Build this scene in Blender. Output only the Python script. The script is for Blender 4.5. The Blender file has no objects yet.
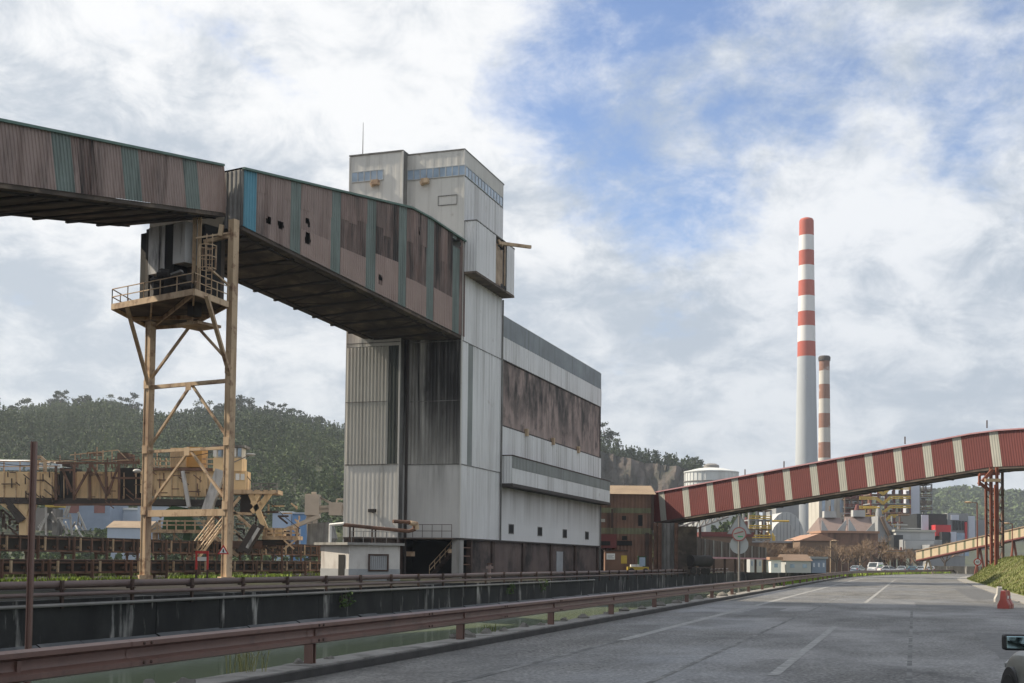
import bpy, math, random
import numpy as np
from mathutils import Vector as V, Matrix
random.seed(7); RNG = np.random.default_rng(7)
C = bpy.context.scene.collection
SC = bpy.context.scene
R = math.radians

# ------------------------------------------------------------------ camera
FPX, PITCH, ROLL, PY0 = 1220.0, R(2.6), R(.63), 504.9
Fw = V((0, math.cos(PITCH), math.sin(PITCH)))
U_ = V((0, -math.sin(PITCH), math.cos(PITCH)))
Rt = V((1, 0, 0))*math.cos(ROLL) + U_*math.sin(ROLL)
Up = U_*math.cos(ROLL) - V((1, 0, 0))*math.sin(ROLL)
EYE = V((0, 0, 1.7))
cam = bpy.data.cameras.new('camera'); co = bpy.data.objects.new('camera', cam); C.objects.link(co)
cam.sensor_width = 36; cam.lens = FPX/1024*36; cam.shift_y = (PY0-341.5)/1024
cam.clip_start = .1; cam.clip_end = 12000
co.matrix_world = Matrix(((Rt.x, Up.x, -Fw.x, EYE.x), (Rt.y, Up.y, -Fw.y, EYE.y), (Rt.z, Up.z, -Fw.z, EYE.z), (0, 0, 0, 1)))
SC.camera = co

# ------------------------------------------------------------------ sky, sun, exposure
SUN = V((-.93, .24, .806)).normalized()
EL = math.asin(SUN.z); AZ = math.atan2(SUN.x, SUN.y)
w = bpy.data.worlds.new('World'); SC.world = w; w.use_nodes = True
nt = w.node_tree; nt.nodes.clear()
def N(t, **k):
    n = nt.nodes.new(t)
    for a, b in k.items(): setattr(n, a, b)
    return n
def math_(op, a, b=None, c=None, clamp=False):
    n = N('ShaderNodeMath', operation=op, use_clamp=clamp)
    for i, x in enumerate((a, b, c)):
        if x is None: continue
        if isinstance(x, (int, float)): n.inputs[i].default_value = x
        else: nt.links.new(x, n.inputs[i])
    return n.outputs[0]
def maprange(x, a, b, c=0., d=1., smooth=True):
    n = N('ShaderNodeMapRange'); n.interpolation_type = 'SMOOTHSTEP' if smooth else 'LINEAR'
    nt.links.new(x, n.inputs[0])
    for i, q in enumerate((a, b, c, d)): n.inputs[i+1].default_value = q
    return n.outputs[0]
sky = N('ShaderNodeTexSky'); sky.sky_type = 'NISHITA'; sky.sun_disc = False
sky.sun_elevation = EL; sky.sun_rotation = AZ; sky.air_density = 1.0; sky.dust_density = .6; sky.ozone_density = 1.5
tc = N('ShaderNodeTexCoord'); gen = tc.outputs['Generated']
sep = N('ShaderNodeSeparateXYZ'); nt.links.new(gen, sep.inputs[0])
den = math_('ADD', math_('MAXIMUM', sep.outputs[2], 0.), .42)
comb = N('ShaderNodeCombineXYZ')
nt.links.new(math_('DIVIDE', sep.outputs[0], den), comb.inputs[0]); nt.links.new(math_('DIVIDE', sep.outputs[1], den), comb.inputs[1])
comb.inputs[2].default_value = 3.7
def noise(vec, scale, det=8, rough=.55, dist=.0, off=(0, 0, 0)):
    mp = N('ShaderNodeMapping'); nt.links.new(vec, mp.inputs[0]); mp.inputs[1].default_value = off
    n = N('ShaderNodeTexNoise'); nt.links.new(mp.outputs[0], n.inputs['Vector'])
    n.inputs['Scale'].default_value = scale; n.inputs['Detail'].default_value = det
    n.inputs['Roughness'].default_value = rough; n.inputs['Distortion'].default_value = dist
    return n.outputs[0]
def patch(d, c0, c1):
    vm = N('ShaderNodeVectorMath', operation='DOT_PRODUCT'); nt.links.new(gen, vm.inputs[0]); vm.inputs[1].default_value = V(d).normalized()
    return maprange(vm.outputs['Value'], c0, c1)
n1 = noise(comb.outputs[0], 2.6, 9, .58, .25)
n2 = noise(comb.outputs[0], 8.5, 12, .66, .2, (4, 1, 0))
cov = math_('ADD', math_('MULTIPLY', n1, .6), math_('MULTIPLY', n2, .4))
gap = math_('ADD', math_('MULTIPLY', patch((.125, 1, .405), .984, .9985), .21), math_('MULTIPLY', patch((.24, 1, .37), .988, 1.), -.03))
gap = math_('ADD', gap, math_('MULTIPLY', patch((.46, 1, .48), .978, .999), .135))
cov = math_('SUBTRACT', cov, gap)
cov = math_('ADD', cov, math_('MULTIPLY', patch((-.45, 1, .35), .85, 1.), .06))
cov = math_('ADD', cov, maprange(sep.outputs[2], .30, .05, 0., .07))
dens = maprange(cov, .285, .475)
shade = noise(comb.outputs[0], 4.0, 7, .6, .3, (9, 5, 0))
n3 = noise(comb.outputs[0], 11., 12, .66, .4, (2, 7, 0))
lum = maprange(math_('ADD', math_('MULTIPLY', shade, .55), math_('MULTIPLY', n3, .45)), .40, .60, .0, 1.)
# low cloud bank is greyer, cloud near the sun brighter
low = maprange(sep.outputs[2], .30, .04, 0., .42)
lum = math_('MULTIPLY', lum, math_('SUBTRACT', 1., low))
mixc = N('ShaderNodeMix', data_type='RGBA'); nt.links.new(lum, mixc.inputs[0])
mixc.inputs[6].default_value = (3.7, 4.2, 4.85, 1); mixc.inputs[7].default_value = (7.0, 7.15, 7.35, 1)
sunny = patch((-.40, 1, .45), .80, 1.)
mixs = N('ShaderNodeMix', data_type='RGBA', blend_type='MULTIPLY'); nt.links.new(sunny, mixs.inputs[0])
nt.links.new(mixc.outputs[2], mixs.inputs[6]); mixs.inputs[7].default_value = (1.08, 1.06, 1.03, 1)
skyc = N('ShaderNodeMix', data_type='RGBA', blend_type='MULTIPLY'); skyc.inputs[0].default_value = 1
nt.links.new(sky.outputs[0], skyc.inputs[6]); skyc.inputs[7].default_value = (1.05, 1.1, 1.25, 1)
mx = N('ShaderNodeMix', data_type='RGBA'); nt.links.new(math_('MULTIPLY', dens, .96), mx.inputs[0])
nt.links.new(skyc.outputs[2], mx.inputs[6]); nt.links.new(mixs.outputs[2], mx.inputs[7])
bg = N('ShaderNodeBackground'); nt.links.new(mx.outputs[2], bg.inputs[0]); bg.inputs[1].default_value = .09
out = N('ShaderNodeOutputWorld'); nt.links.new(bg.outputs[0], out.inputs[0])
sl = bpy.data.lights.new('sun', 'SUN'); so = bpy.data.objects.new('sun', sl); C.objects.link(so)
sl.energy = 5.0; sl.angle = R(1.0); sl.color = (1, .88, .70)
so.rotation_euler = SUN.to_track_quat('Z', 'Y').to_euler()
SC.view_settings.view_transform = 'Standard'; SC.view_settings.look = 'None'
SC.view_settings.exposure = 0.58; SC.view_settings.gamma = 1

# ------------------------------------------------------------------ pixel helpers (a viewing ray met with a real plane or distance)
def ray(px, py): return Fw + Rt*((px-512)/FPX) + Up*((PY0-py)/FPX)
def P(px, py, Y): d = ray(px, py); return EYE + d*(Y/d.y)
def G(px, py, z=0.): d = ray(px, py); return EYE + d*((z-1.7)/d.z)
def ONP(px, py, P0, dr):
    d = ray(px, py); n = V((dr.y, -dr.x, 0)); return EYE + d*((P0-EYE).dot(n)/d.dot(n))
def AT(px, Y, z=0.):                     # ground position under a pixel column
    p = P(px, 562, Y); return V((p.x, Y, z))

# ------------------------------------------------------------------ object helpers
BASE = {}
def meta(o, label=None, cat=None, group=None, kind=None):
    if label: o['label'] = label
    if cat: o['category'] = cat
    if group: o['group'] = group
    if kind: o['kind'] = kind
    return o
def thing(name, label, cat, loc=(0, 0, 0), group=None, rz=0):
    o = bpy.data.objects.new(name, None); C.objects.link(o); o.location = loc; o.rotation_euler = (0, 0, rz)
    o.empty_display_size = .3
    BASE[o.name] = V(loc); return meta(o, label, cat, group)
def dup(o, loc=None, rz=None, label=None, parent=None, scale=None):
    c = o.copy(); C.objects.link(c)
    if parent: c.parent = parent
    if loc is not None: c.location = loc
    if rz is not None: c.rotation_euler = (0, 0, rz)
    if label: c['label'] = label
    if scale: c.scale = scale
    for ch in list(o.children): dup(ch, parent=c)
    return c
class MB:
    def __init__(s): s.v = []; s.f = []; s.sm = []
    def add(s, vs, fs, smooth=False):
        n = len(s.v); s.v += [tuple(x) for x in vs]
        s.f += [tuple(i+n for i in f) for f in fs]; s.sm += [smooth]*len(fs); return s
    def obox(s, o, a, b, c):             # corner and three edge vectors
        o, a, b, c = V(o), V(a), V(b), V(c)
        if a.cross(b).dot(c) < 0: a, b = b, a
        vs = [o, o+a, o+a+b, o+b, o+c, o+a+c, o+a+b+c, o+b+c]
        return s.add(vs, [(3, 2, 1, 0), (4, 5, 6, 7), (0, 1, 5, 4), (1, 2, 6, 5), (2, 3, 7, 6), (3, 0, 4, 7)])
    def box(s, c, sz, rz=0.):
        x = V((math.cos(rz), math.sin(rz), 0)); y = V((-x.y, x.x, 0)); z = V((0, 0, 1))
        return s.obox(V(c)-x*sz[0]/2-y*sz[1]/2-z*sz[2]/2, x*sz[0], y*sz[1], z*sz[2])
    def beam(s, p, q, w_=.2, h=None):
        h = h or w_; p, q = V(p), V(q); d = (q-p)
        if d.length < 1e-6: return s
        t = d.normalized(); ref = V((0, 0, 1)) if abs(t.z) < .95 else V((0, 1, 0))
        a = t.cross(ref).normalized(); b = a.cross(t)
        return s.obox(p-a*w_/2-b*h/2, a*w_, b*h, d)
    def ibeam(s, p, q, w_, h, side=None, t=.04):    # flanged steel column
        p, q = V(p), V(q); d = q-p; tt = d.normalized()
        ref = V(side) if side else V((0, 1, 0)); a = (ref-tt*ref.dot(tt)).normalized(); b = tt.cross(a)
        s.obox(p-a*w_/2-b*h/2, a*t, b*h, d); s.obox(p+a*(w_/2-t)-b*h/2, a*t, b*h, d)
        return s.obox(p-a*(w_/2-t)-b*t/2, a*(w_-2*t), b*t, d)
    def tube(s, p, q, r, n=8, r2=None, cap=True):
        r2 = r if r2 is None else r2; p, q = V(p), V(q); t = (q-p).normalized()
        a = t.cross(V((0, 0, 1)) if abs(t.z) < .95 else V((0, 1, 0))).normalized(); b = t.cross(a)
        vs = []
        for c, rr in ((p, r), (q, r2)):
            for i in range(n):
                an = 2*math.pi*i/n; vs.append(c+a*math.cos(an)*rr+b*math.sin(an)*rr)
        fs = [(i, (i+1) % n, n+(i+1) % n, n+i) for i in range(n)]
        s.add(vs, fs, True)
        if cap: s.add(vs, [tuple(range(n))[::-1], tuple(range(n, 2*n))])
        return s
    def path(s, pts, r, n=8):
        for a, b in zip(pts[:-1], pts[1:]): s.tube(a, b, r, n)
        for p in pts[1:-1]: s.ball(p, r*1.01, n)
        return s
    def ball(s, c, r, n=8, sz=(1, 1, 1)):
        m = max(4, n//2+1); vs = []; c = V(c)
        for j in range(m+1):
            th = math.pi*j/m
            for i in range(n):
                ph = 2*math.pi*i/n; vs.append(c+V((r*sz[0]*math.sin(th)*math.cos(ph), r*sz[1]*math.sin(th)*math.sin(ph), r*sz[2]*math.cos(th))))
        fs = [(j*n+i, (j+1)*n+i, (j+1)*n+(i+1) % n, j*n+(i+1) % n) for j in range(m) for i in range(n)]
        return s.add(vs, fs, True)
    def lathe(s, c, prof, n=24, smooth=True):
        c = V(c); vs = []
        for r, z in prof:
            for i in range(n):
                an = 2*math.pi*i/n; vs.append(c+V((r*math.cos(an), r*math.sin(an), z)))
        k = len(prof)
        s.add(vs, [(j*n+i, j*n+(i+1) % n, (j+1)*n+(i+1) % n, (j+1)*n+i) for j in range(k-1) for i in range(n)], smooth)
        if prof[0][0] > 1e-4: s.add(vs[:n], [tuple(range(n))[::-1]])
        if prof[-1][0] > 1e-4: s.add(vs[-n:], [tuple(range(n))])
        return s
    def prism(s, pts, ext):              # flat polygon pushed along ext
        pts = [V(p) for p in pts]; e = V(ext); n = len(pts)
        nn = V((0, 0, 0))
        for i in range(n): nn += pts[i].cross(pts[(i+1) % n])
        if nn.dot(e) > 0: pts = pts[::-1]
        vs = pts+[p+e for p in pts]
        return s.add(vs, [tuple(range(n)), tuple(range(2*n-1, n-1, -1))]+[(i, n+i, n+(i+1) % n, (i+1) % n) for i in range(n)])
    def corr(s, fn, L0, L1, pitch=.3, amp=.05, nrm=(0, -1, 0), rows=1, hole=None, drop=.02):
        # corrugated sheet; fn(t, h) gives the plain surface, nrm the outward normal
        nrm = V(nrm); ts = []; t = L0; k = 0
        while t < L1-1e-4:
            for a, dd in ((0, 0), (.34, 0), (.5, 1), (.84, 1)):
                x = t+a*pitch
                if x < L1: ts.append((x, dd))
            t += pitch
        ts.append((L1, ts[-1][1])); vs = []
        for j in range(rows+1):
            for x, dd in ts: vs.append(fn(x, j/rows)+nrm*(amp*dd))
        m = len(ts); fs = []
        for j in range(rows):
            for i in range(m-1):
                if hole and hole((ts[i][0]+ts[i+1][0])/2, (j+.5)/rows): continue
                fs.append((j*m+i, j*m+i+1, (j+1)*m+i+1, (j+1)*m+i))
        if vs and fs:
            a, b, c = vs[fs[0][0]], vs[fs[0][1]], vs[fs[0][2]]
            if (b-a).cross(c-b).dot(nrm) < 0: fs = [f[::-1] for f in fs]
        return s.add(vs, fs)
    def build(s, name, m, parent=None, loc=None, label=None, local=False):
        me = bpy.data.meshes.new(name)
        root = parent; b = V((0, 0, 0))
        if parent is not None and not local:
            while root.parent: root = root.parent
            b = BASE.get(root.name, V((0, 0, 0)))
        if loc is not None and not local: b = V(loc)
        me.from_pydata([(x[0]-b.x, x[1]-b.y, x[2]-b.z) for x in s.v], [], s.f)
        if any(s.sm): me.polygons.foreach_set('use_smooth', s.sm); me.set_sharp_from_angle(angle=R(38))
        me.materials.append(m); me.update()
        o = bpy.data.objects.new(name, me); C.objects.link(o)
        if parent is not None: o.parent = parent
        if loc is not None: o.location = loc; BASE[o.name] = V(loc)
        if label: o['label'] = label
        return o

# ------------------------------------------------------------------ materials
MATS = {}
def mat(name, col, rough=.75, metal=0., var=.16, vs=.6, streak=None, streak2=None, spots=None, bump=None, zmask=None, spec=.4):
    """streak: (colour, amount, horizontal scale, vertical scale, lo, hi); spots: (colour, amount, scale, lo, hi)"""
    if name in MATS: return MATS[name]
    m = bpy.data.materials.new(name); m.use_nodes = True; t = m.node_tree; nd = t.nodes; lk = t.links
    bs = nd['Principled BSDF']; bs.inputs['Roughness'].default_value = rough; bs.inputs['Metallic'].default_value = metal
    bs.inputs['Specular IOR Level'].default_value = spec
    geo = nd.new('ShaderNodeTexCoord'); oc = geo.outputs['Object']
    def nz(scale, sc3=(1, 1, 1), det=5, rg=.6):
        mp = nd.new('ShaderNodeMapping'); lk.new(oc, mp.inputs[0]); mp.inputs[3].default_value = sc3
        n = nd.new('ShaderNodeTexNoise'); lk.new(mp.outputs[0], n.inputs['Vector']); n.inputs['Scale'].default_value = scale
        n.inputs['Detail'].default_value = det; n.inputs['Roughness'].default_value = rg; return n.outputs[0]
    def mr(x, a, b, c, d):
        n = nd.new('ShaderNodeMapRange'); lk.new(x, n.inputs[0])
        for i, q in enumerate((a, b, c, d)): n.inputs[i+1].default_value = q
        return n.outputs[0]
    def mul(a, b):
        n = nd.new('ShaderNodeMath'); n.operation = 'MULTIPLY'; lk.new(a, n.inputs[0]); lk.new(b, n.inputs[1]); return n.outputs[0]
    def mix(f, a, b, blend='MIX'):
        n = nd.new('ShaderNodeMix'); n.data_type = 'RGBA'; n.blend_type = blend
        if hasattr(f, 'is_linked') or not isinstance(f, (int, float)): lk.new(f, n.inputs[0])
        else: n.inputs[0].default_value = f
        for s_, x in ((6, a), (7, b)):
            if isinstance(x, tuple): n.inputs[s_].default_value = (*x[:3], 1)
            else: lk.new(x, n.inputs[s_])
        return n.outputs[2]
    c0 = tuple(x*(1-var) for x in col); c1 = tuple(min(1, x*(1+var)) for x in col)
    cur = mix(mr(nz(vs), .3, .7, 0, 1), c0, c1)
    for st in (streak, streak2):
        if st:
            sc_, am, hs, vz, lo, hi = st
            f = mr(nz(1., (hs, hs, vz), 6, .62), lo, hi, 0, am)
            if zmask:
                sp = nd.new('ShaderNodeSeparateXYZ'); lk.new(oc, sp.inputs[0]); f = mul(f, mr(sp.outputs[2], zmask[0], zmask[1], 0, 1))
            cur = mix(f, cur, sc_)
    if spots:
        sc_, am, s_, lo, hi = spots
        cur = mix(mr(nz(s_, (1, 1, 1), 7, .65), lo, hi, 0, am), cur, sc_)
    lk.new(cur, bs.inputs['Base Color'])
    if bump:
        b = nd.new('ShaderNodeBump'); b.inputs['Strength'].default_value = bump[1]; b.inputs['Distance'].default_value = bump[2] if len(bump) > 2 else .02
        lk.new(nz(bump[0], (1, 1, 1), 6, .65), b.inputs['Height']); lk.new(b.outputs[0], bs.inputs['Normal'])
    MATS[name] = m; return m
RUST = (.16, .075, .045); SOOT = (.018, .016, .015)
m_clad = mat('grey_cladding', (.60, .585, .55), .55, var=.07, vs=.25, streak=((.22, .20, .175), .5, 2.0, .06, .53, .78), streak2=((.30, .29, .27), .45, .5, .06, .53, .70), spots=((.22, .15, .10), .5, .5, .64, .74))
m_cladr = mat('pale_cladding', (.68, .68, .68), .5, var=.06, vs=.2, streak=((.27, .25, .23), .65, 2.2, .05, .50, .74), streak2=((.36, .345, .33), .55, .45, .05, .50, .68), spots=((.25, .18, .13), .5, .5, .64, .74))
m_ledged = mat('pale_cladding_dark_top', (.68, .68, .68), .5, var=.06, vs=.2, streak=((.20, .18, .16), .75, .35, .02, .30, .62), streak2=((.16, .145, .13), .6, 1.0, .04, .45, .7), zmask=(5.2, 9.6))  # streaks get darker towards the top of the panel
m_cladg = mat('ribbed_beige_cladding', (.50, .485, .44), .6, var=.08, vs=.2, streak=((.15, .135, .115), .6, 1.3, .05, .5, .75))
m_soot = mat('sooty_cladding', (.50, .485, .45), .65, var=.1, vs=.2, streak=(SOOT, 1., 1.7, .045, .30, .57), streak2=(SOOT, .95, .33, .06, .40, .58), zmask=(5, 18))
m_soot2 = mat('stained_flat_cladding', (.56, .55, .53), .6, var=.08, vs=.2, streak=((.07, .065, .06), .7, .6, .06, .46, .68), zmask=(5.5, 11))
m_gstrip = mat('dark_green_ribbed_strip', (.075, .085, .075), .6, var=.2, vs=.3, streak=(SOOT, .8, 1.5, .06, .4, .7))
m_band = mat('grey_translucent_band', (.22, .245, .26), .35, var=.2, vs=.3, streak=((.10, .11, .10), .6, 1.6, .06, .5, .7))
m_ledgeg = mat('grey_green_sheet', (.22, .235, .225), .5, var=.15, vs=.3, streak=((.09, .085, .075), .6, 1.2, .06, .5, .72))
m_rustwin = mat('sooty_pink_wall', (.38, .29, .26), .75, var=.18, vs=.22, streak=(SOOT, .97, .55, .22, .38, .60), streak2=((.09, .075, .065), .7, 2.2, .25, .47, .66), spots=((.06, .05, .045), .75, .45, .50, .64), zmask=(14.5, 19.5))
m_base = mat('sooty_brick_base', (.135, .10, .088), .85, var=.25, vs=.3, spots=(SOOT, .9, .22, .45, .62), streak=((.30, .27, .25), .35, .8, .1, .6, .75))
m_conc = mat('weathered_concrete', (.33, .32, .30), .9, var=.15, vs=.6, streak=((.09, .08, .07), .6, 1.2, .1, .5, .7), bump=(6, .4))
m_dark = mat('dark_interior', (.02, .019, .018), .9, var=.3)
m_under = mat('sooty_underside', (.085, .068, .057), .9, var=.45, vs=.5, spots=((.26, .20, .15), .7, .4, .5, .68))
m_beamd = mat('sooty_steel', (.04, .034, .03), .8, var=.3)
m_trim = mat('dark_trim', (.05, .04, .036), .7, var=.3)
m_pink = mat('faded_pink_sheet', (.30, .228, .205), .65, var=.12, vs=.5, streak=((.12, .075, .06), .8, 1.2, .07, .48, .72), streak2=(SOOT, .65, .5, .07, .52, .68))
m_pink2 = mat('scorched_pink_sheet', (.265, .19, .168), .7, var=.16, vs=.4, streak=((.035, .028, .025), 1., .9, .09, .36, .58), streak2=((.17, .09, .07), .6, 1.6, .2, .5, .7))
m_pink3 = mat('dull_pink_sheet', (.275, .20, .178), .7, var=.15, vs=.4, streak=((.04, .032, .028), .9, .9, .08, .42, .64), streak2=((.15, .085, .065), .6, 1.6, .2, .5, .7))
m_pinkl = mat('clean_pink_sheet', (.33, .245, .215), .6, var=.1, vs=.5, streak=((.18, .10, .08), .5, 1.5, .1, .52, .75))
m_green = mat('faded_green_sheet', (.165, .205, .188), .55, var=.15, vs=.5, streak=((.06, .075, .065), .8, 1.1, .07, .48, .72))
m_blue = mat('blue_sheet', (.09, .27, .36), .5, var=.12, vs=.5, streak=((.05, .12, .15), .6, 1.2, .08, .5, .7))
m_gsheet = mat('grey_weathered_sheet', (.20, .195, .185), .7, var=.25, vs=.7, streak=((.05, .045, .04), .8, 1., .1, .45, .65))
m_edge = mat('green_edge_trim', (.10, .17, .145), .6, var=.2)
m_yel = mat('ochre_painted_steel', (.52, .385, .25), .6, var=.16, vs=.4, streak=((.22, .12, .07), .75, 1.4, .15, .48, .68), spots=(RUST, .75, 1.3, .54, .66))
m_yel2 = mat('ochre_machine_plate', (.70, .51, .29), .6, var=.12, vs=.25, streak=((.14, .075, .04), .85, .9, .1, .5, .68))
m_rust = mat('rusty_steel', (.155, .085, .058), .8, var=.3, vs=1.0, spots=((.06, .04, .03), .7, .7, .48, .65))
m_rustd = mat('dark_rusty_steel', (.075, .048, .038), .8, var=.3, vs=1.2, spots=(SOOT, .7, .6, .5, .65))
m_pipe = mat('brown_pipe', (.13, .088, .08), .55, var=.2, vs=.6, streak=((.05, .04, .035), .6, .6, .6, .5, .68))
m_pipeg = mat('grey_pipe', (.20, .19, .18), .5, var=.2, vs=.6)
m_rail = mat('brown_guardrail', (.15, .084, .067), .42, var=.14, vs=1.2, spots=((.075, .045, .038), .65, 2.6, .52, .68), bump=(9, .15), spec=.5)
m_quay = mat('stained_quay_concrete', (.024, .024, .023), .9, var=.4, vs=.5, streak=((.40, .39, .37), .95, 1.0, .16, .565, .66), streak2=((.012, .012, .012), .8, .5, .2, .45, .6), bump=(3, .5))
m_revet = mat('revetment_concrete', (.10, .105, .11), .8, var=.3, vs=.4, spots=((.24, .24, .24), .6, .3, .55, .7), bump=(3, .4))
m_white = mat('white_paint', (.72, .72, .70), .6, var=.08, vs=.8, streak=((.42, .38, .33), .6, 1.2, .15, .52, .7))
m_pump = mat('dirty_whitewash', (.60, .575, .54), .85, var=.1, vs=.8, streak=((.30, .25, .22), .7, 1.6, .25, .5, .68), bump=(8, .3))
m_pumpg = mat('grey_plinth_paint', (.34, .35, .36), .85, var=.12, vs=.9)
m_glass = mat('window_glass', (.30, .39, .50), .10, var=.3, vs=.5, spec=.8)
m_wframe = mat('window_frame_grey', (.40, .42, .43), .5)
m_red = mat('dark_red_sheet', (.145, .036, .032), .6, var=.12, vs=.3, streak=((.15, .04, .035), .5, .8, .1, .5, .7))
m_cream = mat('cream_sheet', (.39, .385, .34), .6, var=.08, vs=.4)
m_redtrim = mat('pinkish_edge_trim', (.42, .22, .24), .6)
m_brownb = mat('rust_brown_sheet', (.185, .108, .077), .8, var=.22, vs=.35, streak=((.055, .035, .028), .8, .8, .08, .48, .68), streak2=((.31, .18, .115), .5, .5, .1, .54, .7))
m_olive = mat('olive_sheet', (.16, .165, .095), .65, var=.2, vs=.4, streak=((.06, .05, .035), .7, 1.1, .08, .48, .68))
m_roofp = mat('tan_roof', (.25, .185, .125), .85, var=.15, vs=.5)
m_asphalt = None
def tex_mat(name, build):
    m = bpy.data.materials.new(name); m.use_nodes = True; build(m.node_tree, m.node_tree.nodes, m.node_tree.links, m.node_tree.nodes['Principled BSDF']); MATS[name] = m; return m
def b_asphalt(t, nd, lk, bs):
    oc = nd.new('ShaderNodeTexCoord').outputs['Object']
    def nz(scale, rot=0., sc3=(1, 1, 1), det=6, rg=.6):
        mp = nd.new('ShaderNodeMapping'); mp.vector_type = 'TEXTURE'; lk.new(oc, mp.inputs[0]); mp.inputs[3].default_value = tuple(1/x for x in sc3); mp.inputs[2].default_value = (0, 0, rot)
        n = nd.new('ShaderNodeTexNoise'); lk.new(mp.outputs[0], n.inputs['Vector']); n.inputs['Scale'].default_value = scale; n.inputs['Detail'].default_value = det; n.inputs['Roughness'].default_value = rg; return n.outputs[0]
    def ramp(x, stops):
        n = nd.new('ShaderNodeValToRGB'); lk.new(x, n.inputs[0]); e = n.color_ramp.elements
        e[0].position, e[0].color = stops[0][0], (*stops[0][1], 1); e[1].position, e[1].color = stops[-1][0], (*stops[-1][1], 1)
        return n.outputs[0]
    rr = -math.atan2(.313, .95)
    big = nz(.09, rr, (2.2, .35, 1), 5)           # long wheel-track bands along the road
    fine = nz(5.5, 0, (1, 1, 1), 5, .75); grit = nz(15, 0, (1, 1, 1), 2, .7); mid = nz(.55, rr, (1.6, .5, 1), 6)
    a = ramp(big, [(.35, (.075, .074, .072)), (.65, (.15, .147, .141))])
    def mix(f, x, y, bl='MIX'):
        n = nd.new('ShaderNodeMix'); n.data_type = 'RGBA'; n.blend_type = bl
        if isinstance(f, float): n.inputs[0].default_value = f
        else: lk.new(f, n.inputs[0])
        for s_, q in ((6, x), (7, y)):
            if isinstance(q, tuple): n.inputs[s_].default_value = (*q, 1)
            else: lk.new(q, n.inputs[s_])
        return n.outputs[2]
    a = mix(.6, a, ramp(mid, [(.3, (.062, .061, .059)), (.7, (.18, .176, .168))]), 'MIX')
    a = mix(.8, a, ramp(fine, [(.3, (.30, .30, .30)), (.7, (.70, .70, .70))]), 'OVERLAY')
    a = mix(.9, a, ramp(grit, [(.36, (.12, .12, .12)), (.64, (.90, .90, .90))]), 'OVERLAY')
    crk = nd.new('ShaderNodeTexVoronoi'); crk.feature = 'DISTANCE_TO_EDGE'; crk.inputs['Scale'].default_value = .16
    dm = nd.new('ShaderNodeMix'); dm.data_type = 'VECTOR'
    wn = nd.new('ShaderNodeTexNoise'); wn.inputs['Scale'].default_value = .8; wn.inputs['Detail'].default_value = 6; lk.new(oc, wn.inputs['Vector'])
    av = nd.new('ShaderNodeVectorMath'); av.operation = 'MULTIPLY_ADD'; lk.new(wn.outputs['Color'], av.inputs[0]); av.inputs[1].default_value = (2.2, 2.2, 0); lk.new(oc, av.inputs[2]); lk.new(av.outputs[0], crk.inputs['Vector'])
    cr = nd.new('ShaderNodeMapRange'); lk.new(crk.outputs[0], cr.inputs[0]); cr.inputs[1].default_value = 0; cr.inputs[2].default_value = .012; cr.inputs[3].default_value = .55; cr.inputs[4].default_value = 0
    a = mix(cr.outputs[0], a, (.03, .03, .03))
    lk.new(a, bs.inputs['Base Color'])
    r_ = nd.new('ShaderNodeMapRange'); lk.new(nz(.16, rr, (1., .6, 1), 5), r_.inputs[0])
    r_.inputs[1].default_value = .42; r_.inputs[2].default_value = .62; r_.inputs[3].default_value = .42; r_.inputs[4].default_value = .8
    lk.new(r_.outputs[0], bs.inputs['Roughness']); bs.inputs['Specular IOR Level'].default_value = .3
    b = nd.new('ShaderNodeBump'); b.inputs['Strength'].default_value = .35; b.inputs['Distance'].default_value = .01; lk.new(fine, b.inputs['Height']); lk.new(b.outputs[0], bs.inputs['Normal'])
m_asphalt = tex_mat('asphalt', b_asphalt)
m_mark = mat('worn_road_paint', (.33, .33, .32), .7, var=.2, vs=2, spots=((.12, .118, .114), .95, 5, .32, .72))
m_seam = mat('asphalt_seam', (.20, .20, .195), .8, var=.3, vs=2, spots=((.09, .09, .09), 1., 1.6, .42, .56))
m_ground = mat('yard_ground', (.034, .031, .028), .95, var=.35, vs=.08, spots=((.07, .085, .035), .8, .07, .55, .66), bump=(1.5, .5, .05), spec=.08)
m_bank = mat('bank_concrete', (.25, .24, .225), .9, var=.2, vs=1.2, spots=((.08, .075, .07), .7, 1.4, .5, .64), bump=(7, .5))
m_kerbf = mat('dark_kerb', (.055, .052, .05), .9, var=.3, vs=1.5, bump=(7, .5))
m_earth = mat('bank_earth', (.09, .075, .05), .95, var=.3, vs=1.0, spots=((.07, .09, .03), .8, .8, .5, .6), bump=(4, .7, .08))
def b_water(t, nd, lk, bs):
    bs.inputs['Base Color'].default_value = (.17, .205, .125, 1); bs.inputs['Roughness'].default_value = .10; bs.inputs['Specular IOR Level'].default_value = .2
    oc = nd.new('ShaderNodeTexCoord').outputs['Object']
    n = nd.new('ShaderNodeTexNoise'); lk.new(oc, n.inputs['Vector']); n.inputs['Scale'].default_value = 1.6; n.inputs['Detail'].default_value = 4
    b = nd.new('ShaderNodeBump'); b.inputs['Strength'].default_value = .06; b.inputs['Distance'].default_value = .05; lk.new(n.outputs[0], b.inputs['Height']); lk.new(b.outputs[0], bs.inputs['Normal'])
m_water = tex_mat('canal_water', b_water)
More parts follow.
